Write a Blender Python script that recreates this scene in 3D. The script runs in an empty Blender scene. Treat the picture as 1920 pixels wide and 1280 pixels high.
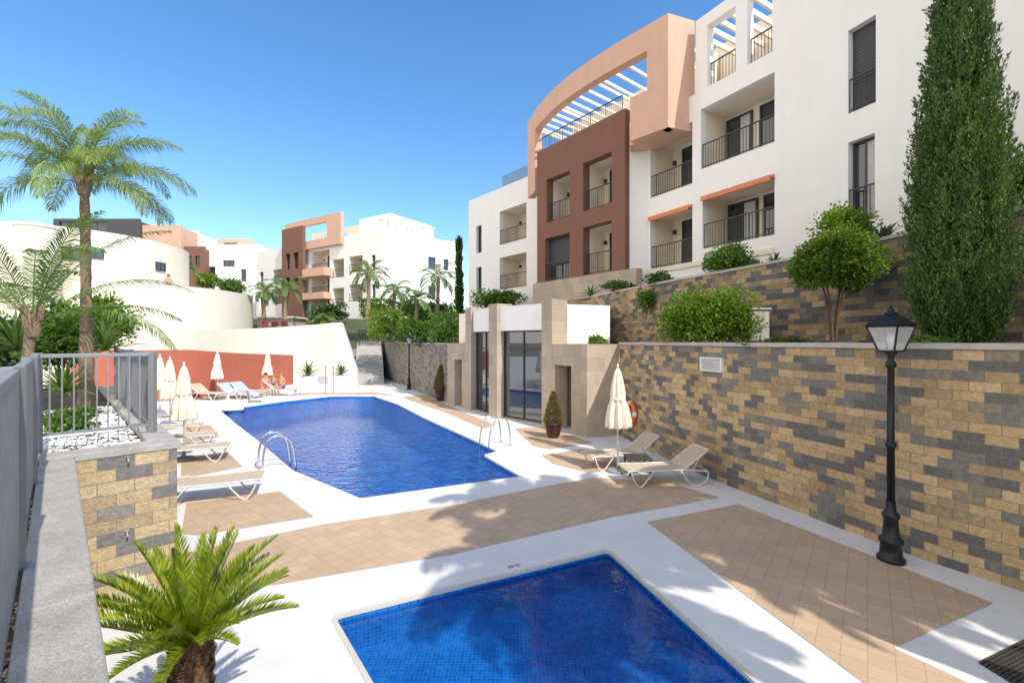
import bpy, bmesh, math, random
from mathutils import Vector, Matrix
from mathutils.geometry import tessellate_polygon
F=853.0; H=2.9
scene=bpy.context.scene; C=scene.collection
R=random.Random(11)
def V(*a): return Vector(a)
def G(u,v,z=0.0):
    d=v-640.0; return Vector(((u-960)*(H-z)/d, F*(H-z)/d, z))
def P(u,v,Y): return Vector(((u-960)*Y/F, Y, H+(640-v)*Y/F))
def g2(u,v):
    p=G(u,v); return (p.x,p.y)
# ------------------------------------------------------------------ materials
def nm(name):
    m=bpy.data.materials.new(name); m.use_nodes=True
    nt=m.node_tree; return m,nt,nt.nodes['Principled BSDF']
def nd(nt,t,**k):
    n=nt.nodes.new(t)
    for a,b in k.items(): setattr(n,a,b)
    return n
def sc(s,c): s.default_value=(c[0],c[1],c[2],1)
def noise(nt,vec,scale,detail=5,rough=.55):
    n=nd(nt,'ShaderNodeTexNoise'); n.inputs['Scale'].default_value=scale; n.inputs['Detail'].default_value=detail; n.inputs['Roughness'].default_value=rough
    nt.links.new(vec,n.inputs['Vector']); return n
def ramp(nt,fac,stops,interp='LINEAR'):
    r=nd(nt,'ShaderNodeValToRGB'); r.color_ramp.interpolation=interp
    e=r.color_ramp.elements
    while len(e)<len(stops): e.new(.5)
    for i,(p,c) in enumerate(stops):
        e[i].position=p; e[i].color=(c[0],c[1],c[2],1)
    nt.links.new(fac,r.inputs['Fac']); return r
def mix(nt,fac,a,b,mode='MIX'):
    m=nd(nt,'ShaderNodeMixRGB',blend_type=mode)
    for s,x in ((m.inputs['Fac'],fac),(m.inputs['Color1'],a),(m.inputs['Color2'],b)):
        if isinstance(x,(int,float)): s.default_value=x
        elif isinstance(x,tuple): sc(s,x)
        else: nt.links.new(x,s)
    return m.outputs['Color']
def bump(nt,h,strength,dist=.02,nrm=None):
    b=nd(nt,'ShaderNodeBump'); b.inputs['Strength'].default_value=strength; b.inputs['Distance'].default_value=dist
    nt.links.new(h,b.inputs['Height'])
    if nrm: nt.links.new(nrm,b.inputs['Normal'])
    return b.outputs['Normal']
def mapv(nt,vec,scale=(1,1,1),rot=0):
    m=nd(nt,'ShaderNodeMapping'); m.inputs['Scale'].default_value=scale; m.inputs['Rotation'].default_value=(0,0,rot)
    nt.links.new(vec,m.inputs['Vector']); return m.outputs['Vector']
def dk(c,k): return (c[0]*k,c[1]*k,c[2]*k)
def plaster(name,col,var=.1,rough=.9,bs=.15,streak=.12,fine=70,big=1.2):
    m,nt,b=nm(name); tc=nd(nt,'ShaderNodeTexCoord').outputs['Object']
    n1=noise(nt,tc,big,7); r1=ramp(nt,n1.outputs['Fac'],[(.3,dk(col,1-var)),(.7,dk(col,1+var*.3))])
    n2=noise(nt,mapv(nt,tc,(3,3,.25)),1.5,5); r2=ramp(nt,n2.outputs['Fac'],[(.35,(1-streak,)*3),(.6,(1,1,1))])
    c=mix(nt,1.0,r1.outputs['Color'],r2.outputs['Color'],'MULTIPLY')
    nt.links.new(c,b.inputs['Base Color']); b.inputs['Roughness'].default_value=rough
    n3=noise(nt,tc,fine,4); nt.links.new(bump(nt,n3.outputs['Fac'],bs,.01),b.inputs['Normal'])
    return m
def stone(name,col):
    m,nt,b=nm(name); tc=nd(nt,'ShaderNodeTexCoord').outputs['Object']
    n1=noise(nt,tc,3,8,.7); r1=ramp(nt,n1.outputs['Fac'],[(.3,dk(col,.72)),(.7,dk(col,1.15))])
    n2=noise(nt,tc,130,3,.8); r2=ramp(nt,n2.outputs['Fac'],[(.3,(.6,.6,.6)),(.62,(1.15,1.14,1.12))])
    c=mix(nt,1.0,r1.outputs['Color'],r2.outputs['Color'],'MULTIPLY'); nt.links.new(c,b.inputs['Base Color']); b.inputs['Roughness'].default_value=.95
    n3=noise(nt,tc,60,6,.7); nt.links.new(bump(nt,n3.outputs['Fac'],.8,.012),b.inputs['Normal']); return m
def plain(name,col,rough=.5,metal=0.0,var=.08):
    m,nt,b=nm(name); tc=nd(nt,'ShaderNodeTexCoord').outputs['Object']
    n1=noise(nt,tc,9,4); r1=ramp(nt,n1.outputs['Fac'],[(.3,dk(col,1-var)),(.7,dk(col,1+var))])
    nt.links.new(r1.outputs['Color'],b.inputs['Base Color']); b.inputs['Roughness'].default_value=rough; b.inputs['Metallic'].default_value=metal
    return m
def blocks(name,cols,bw=.4,bh=.2,mortar=(.1,.09,.08),ms=.008,bs=.8,lo=.60,hi=1.2):
    m,nt,b=nm(name); uv=nd(nt,'ShaderNodeTexCoord').outputs['UV']; ob=nd(nt,'ShaderNodeTexCoord').outputs['Object']
    wn=noise(nt,ob,9,3); wob=mix(nt,.012,uv,wn.outputs['Color'],'ADD')
    br=nd(nt,'ShaderNodeTexBrick'); nt.links.new(wob,br.inputs['Vector'])
    sc(br.inputs['Color1'],(0,0,0)); sc(br.inputs['Color2'],(1,1,1)); sc(br.inputs['Mortar'],(0,0,0))
    br.inputs['Scale'].default_value=1; br.inputs['Mortar Size'].default_value=ms; br.inputs['Mortar Smooth'].default_value=.6
    br.inputs['Brick Width'].default_value=bw; br.inputs['Row Height'].default_value=bh
    rp=ramp(nt,br.outputs['Color'],cols,'CONSTANT')
    n1=noise(nt,ob,17,9,.75); r1=ramp(nt,n1.outputs['Fac'],[(.28,(lo,)*3),(.72,(hi,)*3)])
    c=mix(nt,1.0,rp.outputs['Color'],r1.outputs['Color'],'MULTIPLY')
    n4=noise(nt,mapv(nt,ob,(.9,.9,.5)),.8,6,.65); r4=ramp(nt,n4.outputs['Fac'],[(.35,(.82,.82,.83)),(.65,(1.07,1.05,1.02))])
    c=mix(nt,1.0,c,r4.outputs['Color'],'MULTIPLY')
    c=mix(nt,br.outputs['Fac'],c,mortar)
    nt.links.new(c,b.inputs['Base Color']); b.inputs['Roughness'].default_value=.95
    inv=nd(nt,'ShaderNodeMath',operation='SUBTRACT'); inv.inputs[0].default_value=1; nt.links.new(br.outputs['Fac'],inv.inputs[1])
    n2=noise(nt,ob,32,8,.7)
    nb=bump(nt,n2.outputs['Fac'],bs,.03); nb=bump(nt,inv.outputs[0],.6,.015,nb)
    nt.links.new(nb,b.inputs['Normal']); return m
def tiles(name,col,size,rot,grout,ms=.006,var=.14,uvs=False,rough=.8,bs=.3,contrast=(.8,1.1)):
    m,nt,b=nm(name); t=nd(nt,'ShaderNodeTexCoord'); tc=t.outputs['UV'] if uvs else t.outputs['Object']
    br=nd(nt,'ShaderNodeTexBrick'); br.offset=0
    nt.links.new(mapv(nt,tc,(1,1,1),rot),br.inputs['Vector'])
    sc(br.inputs['Color1'],dk(col,1-var)); sc(br.inputs['Color2'],dk(col,1+var)); sc(br.inputs['Mortar'],grout)
    br.inputs['Scale'].default_value=1; br.inputs['Mortar Size'].default_value=ms
    br.inputs['Brick Width'].default_value=size; br.inputs['Row Height'].default_value=size
    n1=noise(nt,t.outputs['Object'],.9,8,.65); r1=ramp(nt,n1.outputs['Fac'],[(.3,(contrast[0],)*3),(.7,(contrast[1],)*3)])
    c=mix(nt,1.0,br.outputs['Color'],r1.outputs['Color'],'MULTIPLY')
    nt.links.new(c,b.inputs['Base Color']); b.inputs['Roughness'].default_value=rough
    inv=nd(nt,'ShaderNodeMath',operation='SUBTRACT'); inv.inputs[0].default_value=1; nt.links.new(br.outputs['Fac'],inv.inputs[1])
    nt.links.new(bump(nt,inv.outputs[0],bs,.006),b.inputs['Normal']); return m
def leafm(name,c1,c2,tr=.3,rough=.5):
    m,nt,b=nm(name); g=nd(nt,'ShaderNodeNewGeometry')
    r=ramp(nt,g.outputs['Random Per Island'],[(0,c1),(1,c2)])
    tc=nd(nt,'ShaderNodeTexCoord').outputs['Object']; n=noise(nt,tc,1.7,3)
    r2=ramp(nt,n.outputs['Fac'],[(.3,(.65,.65,.65)),(.7,(1.2,1.2,1.1))])
    c=mix(nt,1.0,r.outputs['Color'],r2.outputs['Color'],'MULTIPLY')
    nt.links.new(c,b.inputs['Base Color']); b.inputs['Roughness'].default_value=rough
    t=nd(nt,'ShaderNodeBsdfTranslucent'); nt.links.new(mix(nt,1.0,c,(1.3,1.3,.6),'MULTIPLY'),t.inputs['Color'])
    mx=nd(nt,'ShaderNodeMixShader'); mx.inputs[0].default_value=tr
    nt.links.new(b.outputs[0],mx.inputs[1]); nt.links.new(t.outputs[0],mx.inputs[2])
    nt.links.new(mx.outputs[0],nt.nodes['Material Output'].inputs['Surface']); return m
def waterm(name,scale,strength,body,tint,opac,lo=.35,hi=(3,2.2,1.5)):
    m,nt,b=nm(name); tc=nd(nt,'ShaderNodeTexCoord').outputs['Object']
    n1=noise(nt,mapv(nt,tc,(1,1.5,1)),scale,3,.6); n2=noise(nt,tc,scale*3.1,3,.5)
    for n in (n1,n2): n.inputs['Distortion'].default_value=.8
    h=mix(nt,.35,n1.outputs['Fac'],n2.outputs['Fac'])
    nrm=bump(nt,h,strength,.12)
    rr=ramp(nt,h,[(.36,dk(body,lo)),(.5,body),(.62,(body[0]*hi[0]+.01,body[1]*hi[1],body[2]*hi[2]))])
    nt.links.new(rr.outputs['Color'],b.inputs['Base Color']); b.inputs['Roughness'].default_value=.5
    b.inputs['Specular IOR Level'].default_value=0
    nt.links.new(nrm,b.inputs['Normal'])
    tr=nd(nt,'ShaderNodeBsdfTransparent'); sc(tr.inputs['Color'],tint)
    m1=nd(nt,'ShaderNodeMixShader'); m1.inputs[0].default_value=opac
    nt.links.new(tr.outputs[0],m1.inputs[1]); nt.links.new(b.outputs[0],m1.inputs[2])
    gl=nd(nt,'ShaderNodeBsdfGlossy'); gl.inputs['Roughness'].default_value=.02; nt.links.new(nrm,gl.inputs['Normal'])
    fr=nd(nt,'ShaderNodeFresnel'); fr.inputs['IOR'].default_value=1.33; nt.links.new(nrm,fr.inputs['Normal'])
    m2=nd(nt,'ShaderNodeMixShader'); nt.links.new(fr.outputs[0],m2.inputs[0]); nt.links.new(m1.outputs[0],m2.inputs[1]); nt.links.new(gl.outputs[0],m2.inputs[2])
    nt.links.new(m2.outputs[0],nt.nodes['Material Output'].inputs['Surface']); return m
WHITE=plaster('white_plaster',(.91,.89,.85),.03,.9,.10,.02)
CREAM=plaster('cream_plaster',(.88,.79,.64),.05,.9,.12,.03)
CREAMW=plaster('cream_wall_plaster',(.82,.735,.60),.04,.9,.10,.02)
BROWN=plaster('brown_plaster',(.235,.112,.075),.08,.9,.15,.05)
SALMON=plaster('salmon_plaster',(.72,.44,.32),.06,.9,.15,.05)
RED=plaster('terracotta_plaster',(.46,.13,.08),.08,.9,.15,.06)
PINKH=plaster('pink_plaster',(.6,.42,.36),.1)
TRAV=blocks('travertine',[(0,(.53,.44,.345)),(.35,(.48,.40,.31)),(.7,(.55,.46,.36))],.6,.4,(.38,.31,.24),.003,.15,.80,1.1)
YB=[(0,(.66,.475,.26)),(.16,(.52,.375,.215)),(.30,(.70,.525,.31)),(.43,(.59,.435,.25)),(.53,(.19,.185,.18)),(.70,(.265,.255,.24)),(.86,(.35,.30,.225)),(.94,(.46,.36,.23))]
BLOCK=blocks('split_face_block',YB,.29,.127,(.25,.21,.155),.005,1.0,.60,1.2)
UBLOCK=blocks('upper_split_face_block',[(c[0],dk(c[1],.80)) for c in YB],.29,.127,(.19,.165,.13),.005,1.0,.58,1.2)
PBLOCK=blocks('pier_block',[(0,(.68,.52,.31)),(.3,(.55,.43,.27)),(.48,(.72,.57,.36)),(.62,(.27,.26,.245)),(.84,(.37,.35,.32))],.31,.138,(.30,.26,.2),.005,.9)
GBLOCK=blocks('grey_block',[(0,(.33,.29,.23)),(.3,(.38,.33,.265)),(.5,(.20,.195,.19)),(.78,(.28,.26,.235))],.31,.138,(.2,.18,.15),.005)
CONC=plaster('coping_concrete',(.50,.475,.45),.15,.95,.5,.06,40,2.5)
LEDGE=stone('ledge_stone',(.47,.45,.42))
DECK=plaster('white_deck',(.75,.735,.705),.09,.8,.25,.03,120,.7)
LIP=plaster('pool_lip',(.62,.58,.50),.1,.8,.2,.05)
TILE=tiles('tan_tile',(.55,.395,.26),.20,math.radians(38),(.44,.315,.205),.005,.06,False,.8,.3,(.87,1.05))
MOS=tiles('blue_mosaic',(.010,.16,.52),.042,0,(.04,.27,.66),.004,.32,True,.25,.2,(.72,1.2))
MOS2=tiles('deep_blue_mosaic',(.006,.17,.62),.055,0,(.02,.26,.70),.004,.3,True,.25,.2,(.8,1.2))
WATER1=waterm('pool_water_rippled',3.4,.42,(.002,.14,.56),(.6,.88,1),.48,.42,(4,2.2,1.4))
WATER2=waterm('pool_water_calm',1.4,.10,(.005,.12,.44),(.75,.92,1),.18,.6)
def glassm(name,base,refl):
    m=plain(name,base,.05); b=m.node_tree.nodes['Principled BSDF']; nt=m.node_tree
    gl=nd(nt,'ShaderNodeBsdfGlossy'); gl.inputs['Roughness'].default_value=.015; sc(gl.inputs['Color'],(.9,.95,1))
    mx=nd(nt,'ShaderNodeMixShader'); mx.inputs[0].default_value=refl
    nt.links.new(b.outputs[0],mx.inputs[1]); nt.links.new(gl.outputs[0],mx.inputs[2]); nt.links.new(mx.outputs[0],nt.nodes['Material Output'].inputs['Surface']); return m
GLASS=glassm('dark_glass',(.025,.032,.04),.08)
PGLASS=glassm('reflective_glass',(.022,.028,.035),.15)
m_,nt_,b_=nm('lantern_glass'); sc(b_.inputs['Base Color'],(.85,.86,.86)); b_.inputs['Roughness'].default_value=.12
t_=nd(nt_,'ShaderNodeBsdfTransparent'); x_=nd(nt_,'ShaderNodeMixShader'); x_.inputs[0].default_value=.38
nt_.links.new(t_.outputs[0],x_.inputs[1]); nt_.links.new(b_.outputs[0],x_.inputs[2]); nt_.links.new(x_.outputs[0],nt_.nodes['Material Output'].inputs['Surface']); LGLASS=m_
BGLASS=plain('blue_rail_glass',(.12,.30,.50),.08)
FRAME=plain('dark_frame',(.045,.045,.05),.4)
BLIND=plain('dark_blind',(.07,.07,.08),.7)
CURT=plain('curtain',(.65,.65,.66),.9)
RAILM=plain('dark_rail',(.05,.052,.058),.45,.3)
FENCE=plain('grey_fence_metal',(.27,.275,.285),.5,.25)
CHROME=plain('stainless_steel',(.75,.76,.78),.16,1.0)
DULL=plain('dull_metal',(.5,.49,.47),.55,.3)
BLACKM=plain('black_cast_iron',(.012,.013,.015),.4,.2)
BULB=plain('white_bulb',(.85,.85,.83),.4)
AWN=plain('orange_awning',(.70,.24,.11),.8)
FAB=plain('umbrella_canvas',(.80,.73,.60),.9)
SLING=plain('tan_sling',(.55,.44,.32),.85)
TUBE=plain('white_tube',(.68,.66,.62),.4)
DTAB=plain('dark_resin',(.05,.045,.04),.5)
STONEB=plain('grey_base',(.3,.3,.3),.8)
SOIL=plaster('soil',(.10,.075,.05),.4,1,.9,0,30,4)
GRASSH=plaster('hill_green',(.08,.10,.04),.5,1,.9,0,15,2)
GROUND=plaster('far_ground',(.25,.22,.16),.3,1,.3,0,5,.2)
ORANGE=plain('orange_plastic',(.85,.16,.03),.5)
WPL=plain('white_plastic',(.8,.8,.8),.4)
POT=plain('maroon_pot',(.06,.02,.022),.3)
SKIN=plain('skin',(.55,.30,.19),.6)
HAIR=plain('dark_hair',(.04,.025,.015),.6)
HAIRB=plain('fair_hair',(.30,.19,.09),.6)
SWR=plain('red_swimwear',(.55,.07,.06),.7)
MAROON=plain('maroon_door',(.30,.07,.06),.7)
SWB=plain('blue_swimwear',(.05,.09,.25),.7)
SWD=plain('dark_shorts',(.03,.03,.04),.7)
PAINT=plain('black_paint',(.05,.05,.05),.8)
PEB=plain('white_pebble',(.78,.77,.74),.8)
DPEB=plain('grey_pebble',(.22,.20,.18),.9,0,.4)
LF_CYP=leafm('cypress_leaf',(.028,.080,.016),(.13,.23,.04),.2)
LF_LIME=leafm('lime_leaf',(.065,.155,.012),(.25,.37,.03),.32)
LF_ROUND=leafm('clipped_leaf',(.045,.12,.012),(.21,.32,.03),.3)
LF_MID=leafm('mid_leaf',(.045,.12,.014),(.15,.27,.035),.3)
LF_DARK=leafm('dark_leaf',(.018,.055,.012),(.07,.14,.028),.2)
LF_PALM=leafm('palm_leaf',(.12,.21,.04),(.40,.48,.12),.4)
LF_FROND=leafm('broad_frond_leaf',(.08,.16,.04),(.22,.33,.09),.35)
LF_CYC=leafm('cycad_leaf',(.12,.21,.012),(.45,.50,.04),.3,.32)
LF_OLIVE=leafm('olive_leaf',(.16,.13,.04),(.30,.23,.09),.2)
LF_AGAVE=leafm('agave_leaf',(.05,.11,.05),(.13,.21,.10),.15)
TRUNKP=plaster('palm_trunk',(.34,.25,.165),.45,1,.9,.2,25,9)
TRUNK=plaster('bark',(.18,.12,.08),.35,1,.9,.2,25,6)
SHAG=plaster('cycad_bark',(.20,.11,.055),.4,1,.9,.2,30,9)
m_,nt_,b_=nm('striped_towel'); tc_=nd(nt_,'ShaderNodeTexCoord').outputs['Object']
w_=nd(nt_,'ShaderNodeTexWave'); w_.inputs['Scale'].default_value=2.2; w_.bands_direction='Y'; nt_.links.new(tc_,w_.inputs['Vector'])
r_=ramp(nt_,w_.outputs['Fac'],[(0,(.75,.78,.8)),(.5,(.1,.35,.6))],'CONSTANT'); nt_.links.new(r_.outputs['Color'],b_.inputs['Base Color']); b_.inputs['Roughness'].default_value=.95
TOWEL=m_
# ------------------------------------------------------------------ mesh helpers
class MB:
    def __init__(s): s.v=[]; s.f=[]; s.uv=[]
    def face(s,pts,uv=None):
        i=len(s.v); s.v.extend((p[0],p[1],p[2]) for p in pts); s.f.append(tuple(range(i,i+len(pts)))); s.uv.append(uv)
    def raw(s,pts,faces):
        i=len(s.v); s.v.extend((p[0],p[1],p[2]) for p in pts)
        for f in faces: s.f.append(tuple(i+k for k in f)); s.uv.append(None)
    def hexa(s,b,t):
        n=len(b); s.raw(list(b)+list(t),[tuple(range(n))[::-1],tuple(range(n,2*n))]+[(k,(k+1)%n,n+(k+1)%n,n+k) for k in range(n)])
    def box(s,x0,x1,y0,y1,z0,z1):
        s.hexa([(x0,y0,z0),(x1,y0,z0),(x1,y1,z0),(x0,y1,z0)],[(x0,y0,z1),(x1,y0,z1),(x1,y1,z1),(x0,y1,z1)])
    def build(s,name,mat,parent=None,world=True,smooth=False,bevel=0):
        off=Vector((0,0,0))
        if parent and world:
            r=parent
            while r.parent: r=r.parent
            off=r.location
        me=bpy.data.meshes.new(name); me.from_pydata([(x-off.x,y-off.y,z-off.z) for x,y,z in s.v],[],s.f)
        if any(u is not None for u in s.uv):
            l=me.uv_layers.new(name='UVMap'); k=0
            for f,u in zip(s.f,s.uv):
                for j in range(len(f)):
                    if u is not None: l.data[k].uv=u[j]
                    k+=1
        if smooth: me.polygons.foreach_set('use_smooth',[True]*len(me.polygons))
        me.materials.append(mat); o=bpy.data.objects.new(name,me); C.objects.link(o)
        if parent: o.parent=parent
        if bevel:
            b=o.modifiers.new('bevel','BEVEL'); b.width=bevel; b.segments=2; b.limit_method='ANGLE'
        return o
def tag(o,label=None,cat=None,group=None,kind=None):
    for k,x in (('label',label),('category',cat),('group',group),('kind',kind)):
        if x: o[k]=x
    return o
def thing(name,label,cat,loc=(0,0,0),rz=0,group=None):
    o=bpy.data.objects.new(name,None); o.empty_display_size=.1; C.objects.link(o); o.location=loc; o.rotation_euler=(0,0,rz)
    return tag(o,label,cat,group)
def dup(o,loc,rz,label,parent=None,scale=1):
    c=o.copy(); C.objects.link(c)
    if parent is None:
        c.location=loc; c.rotation_euler=(0,0,rz); c.scale=(scale,)*3; c['label']=label
    else: c.parent=parent
    for ch in list(o.children): dup(ch,None,0,None,c)
    return c
def tube(m,pts,r,n=8,caps=True):
    pts=[Vector(p) for p in pts]; k=len(pts); rs=r if isinstance(r,(list,tuple)) else [r]*k
    rings=[]; up=None
    for i in range(k):
        t=(pts[min(i+1,k-1)]-pts[max(i-1,0)]).normalized()
        if up is None:
            a=Vector((0,0,1)) if abs(t.z)<.9 else Vector((1,0,0)); up=(a-t*a.dot(t)).normalized()
        else:
            up=(up-t*up.dot(t))
            up=up.normalized() if up.length>1e-6 else Vector((1,0,0))
        sd=t.cross(up)
        rings.append([pts[i]+(up*math.cos(2*math.pi*j/n)+sd*math.sin(2*math.pi*j/n))*rs[i] for j in range(n)])
    vs=[p for rg in rings for p in rg]; fs=[]
    for i in range(k-1):
        for j in range(n): fs.append((i*n+j,i*n+(j+1)%n,(i+1)*n+(j+1)%n,(i+1)*n+j))
    if caps: fs+= [tuple(range(n))[::-1],tuple((k-1)*n+j for j in range(n))]
    m.raw(vs,fs)
def lathe(m,prof,c=(0,0,0),n=16,mod=None):
    vs=[];fs=[];k=len(prof)
    for r,z in prof:
        for j in range(n):
            a=2*math.pi*j/n; rr=r*(mod(a,z) if mod else 1)
            vs.append((c[0]+rr*math.cos(a),c[1]+rr*math.sin(a),c[2]+z))
    for i in range(k-1):
        for j in range(n): fs.append((i*n+j,i*n+(j+1)%n,(i+1)*n+(j+1)%n,(i+1)*n+j))
    fs+=[tuple(range(n))[::-1],tuple((k-1)*n+j for j in range(n))]
    m.raw(vs,fs)
def catmull(pts,k=6,closed=False):
    pts=[Vector(p) for p in pts]; n=len(pts); out=[]
    for i in range(n if closed else n-1):
        if closed: a,b,c,d=pts[(i-1)%n],pts[i],pts[(i+1)%n],pts[(i+2)%n]
        else: a,b,c,d=pts[max(i-1,0)],pts[i],pts[i+1],pts[min(i+2,n-1)]
        for j in range(k):
            t=j/k; out.append(.5*((2*b)+(c-a)*t+(2*a-5*b+4*c-d)*t*t+(3*b-a-3*c+d)*t**3))
    if not closed: out.append(pts[-1])
    return out
def poly_fill(m,loops,z,uvscale=None):
    vs=[[Vector((p[0],p[1],0)) for p in l] for l in loops]; flat=[p for l in vs for p in l]
    for t in tessellate_polygon(vs):
        pts=[flat[i] for i in t]
        if (pts[1]-pts[0]).cross(pts[2]-pts[0]).z<0: pts.reverse()
        m.face([(p.x,p.y,z) for p in pts],[(p.x,p.y) for p in pts])
def sheet(name,pts,z,mat):
    m=MB(); poly_fill(m,[pts],z); return tag(m.build(name,mat),kind='structure')
def norms(pts,closed=False):
    n=len(pts); out=[]
    for i in range(n):
        a=pts[(i-1)%n] if closed or i>0 else pts[i]; b=pts[(i+1)%n] if closed or i<n-1 else pts[i]
        t=Vector((b[0]-a[0],b[1]-a[1])); t.normalize(); out.append(Vector((t.y,-t.x)))
    return out
def poly_wall(m,pts,z0,z1,th,side=1,d0=0.0):
    ns=norms(pts); k=len(pts); zt=z1 if isinstance(z1,(list,tuple)) else [z1]*k; s=0
    fr=[Vector((p[0],p[1]))+n*side*d0 for p,n in zip(pts,ns)]; bk=[Vector((p[0],p[1]))+n*side*(d0+th) for p,n in zip(pts,ns)]
    for i in range(k-1):
        L=(fr[i+1]-fr[i]).length; a,b,c,d=fr[i],fr[i+1],bk[i],bk[i+1]
        m.face([(a.x,a.y,z0),(b.x,b.y,z0),(b.x,b.y,zt[i+1]),(a.x,a.y,zt[i])],[(s,z0),(s+L,z0),(s+L,zt[i+1]),(s,zt[i])])
        m.face([(d.x,d.y,z0),(c.x,c.y,z0),(c.x,c.y,zt[i]),(d.x,d.y,zt[i+1])],[(s+L,z0),(s,z0),(s,zt[i]),(s+L,zt[i+1])])
        m.face([(a.x,a.y,zt[i]),(b.x,b.y,zt[i+1]),(d.x,d.y,zt[i+1]),(c.x,c.y,zt[i])],[(s,0),(s+L,0),(s+L,th),(s,th)])
        m.face([(a.x,a.y,z0),(c.x,c.y,z0),(d.x,d.y,z0),(b.x,b.y,z0)],[(s,0),(s,th),(s+L,th),(s+L,0)])
        s+=L
    for i,q in ((0,0),(k-1,s)):
        a,c=fr[i],bk[i]; m.face([(a.x,a.y,z0),(c.x,c.y,z0),(c.x,c.y,zt[i]),(a.x,a.y,zt[i])],[(q,z0),(q+th,z0),(q+th,zt[i]),(q,zt[i])])
class Fac:
    def __init__(s,o,d):
        s.o=Vector(o); s.d=Vector(d).normalized(); n=Vector((-s.d.y,s.d.x)); s.n=n if n.dot(s.o)>0 else -n
    def s_(s,u):
        k=(u-960)/F; return (k*s.o.y-s.o.x)/(s.d.x-k*s.d.y)
    def z_(s,u,v): return H+(640-v)*(s.o.y+s.d.y*s.s_(u))/F
    def pt(s,a,dep,z):
        p=s.o+s.d*a+s.n*dep; return Vector((p.x,p.y,z))
    def op(s,ua,ub,z0,z1):
        a,b=sorted((s.s_(ua),s.s_(ub))); return (a,b,z0,z1)
def fbox(m,f,s0,s1,d0,d1,z0,z1):
    q=[(s0,d0),(s1,d0),(s1,d1),(s0,d1)]
    m.hexa([f.pt(a,b,z0) for a,b in q],[f.pt(a,b,z1) for a,b in q])
def wall_grid(m,f,s0,s1,z0,z1,ops,d0=0.0,th=.3):
    rd=lambda x: round(x,4)
    ss=sorted({rd(x) for x in [s0,s1]+[q for o in ops for q in o[:2]] if s0-1e-6<=x<=s1+1e-6}); zz=sorted({rd(x) for x in [z0,z1]+[q for o in ops for q in o[2:4]] if z0-1e-6<=x<=z1+1e-6})
    def solid(i,j):
        if i<0 or j<0 or i>=len(ss)-1 or j>=len(zz)-1: return False
        a=(ss[i]+ss[i+1])/2; b=(zz[j]+zz[j+1])/2
        return not any(o[0]<a<o[1] and o[2]<b<o[3] for o in ops)
    d1=d0+th
    for i in range(len(ss)-1):
        for j in range(len(zz)-1):
            if not solid(i,j): continue
            a,b,c,d=ss[i],ss[i+1],zz[j],zz[j+1]; uv=[(a,c),(b,c),(b,d),(a,d)]
            m.face([f.pt(a,d0,c),f.pt(b,d0,c),f.pt(b,d0,d),f.pt(a,d0,d)],uv)
            m.face([f.pt(a,d1,c),f.pt(a,d1,d),f.pt(b,d1,d),f.pt(b,d1,c)],uv)
            if not solid(i-1,j): m.face([f.pt(a,d0,c),f.pt(a,d1,c),f.pt(a,d1,d),f.pt(a,d0,d)],[(a,c),(a+th,c),(a+th,d),(a,d)])
            if not solid(i+1,j): m.face([f.pt(b,d0,c),f.pt(b,d1,c),f.pt(b,d1,d),f.pt(b,d0,d)],[(b,c),(b+th,c),(b+th,d),(b,d)])
            if not solid(i,j-1): m.face([f.pt(a,d0,c),f.pt(b,d0,c),f.pt(b,d1,c),f.pt(a,d1,c)],[(a,0),(b,0),(b,th),(a,th)])
            if not solid(i,j+1): m.face([f.pt(a,d0,d),f.pt(b,d0,d),f.pt(b,d1,d),f.pt(a,d1,d)],[(a,0),(b,0),(b,th),(a,th)])
def railing(f,s0,s1,dep,z0,h,parent,step=.115,mat=None,r=.009):
    m=MB(); fbox(m,f,s0,s1,dep-.02,dep+.02,z0+h-.04,z0+h); fbox(m,f,s0,s1,dep-.015,dep+.015,z0+.08,z0+.11)
    n=max(2,int((s1-s0)/step))
    for i in range(n+1):
        a=s0+(s1-s0)*i/n; w=r if i%8 else r*1.8
        fbox(m,f,a-w,a+w,dep-w*.7,dep+w*.7,z0,z0+h-.04)
    return m.build('railing',mat or RAILM,parent)
def gdoor(f,s0,s1,dep,z0,z1,parent,name='glass_door',curt=False,gm=None,fm=None,w=.06):
    m=MB(); fbox(m,f,s0+.05,s1-.05,dep,dep+.02,z0+.05,z1-.05); g=m.build(name,gm or GLASS,parent)
    m=MB()
    for a,b,c,d in ((s0,s0+w,z0,z1),(s1-w,s1,z0,z1),(s0+w,s1-w,z0,z0+w),(s0+w,s1-w,z1-w,z1)): fbox(m,f,a,b,dep-.04,dep+.03,c,d)
    k=(s0+s1)/2; fbox(m,f,k-w/2,k+w/2,dep-.035,dep+.025,z0+w,z1-w)
    m.build('frame',fm or FRAME,g)
    if curt:
        m=MB(); n=14; a,b=s0+.1,s0+(s1-s0)*.45
        for i in range(n): fbox(m,f,a+(b-a)*i/n,a+(b-a)*(i+.85)/n,dep-.012-.01*(i%2),dep-.006,z0+.08,z1-.08)
        m.build('curtain',CURT,g)
    return g
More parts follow.
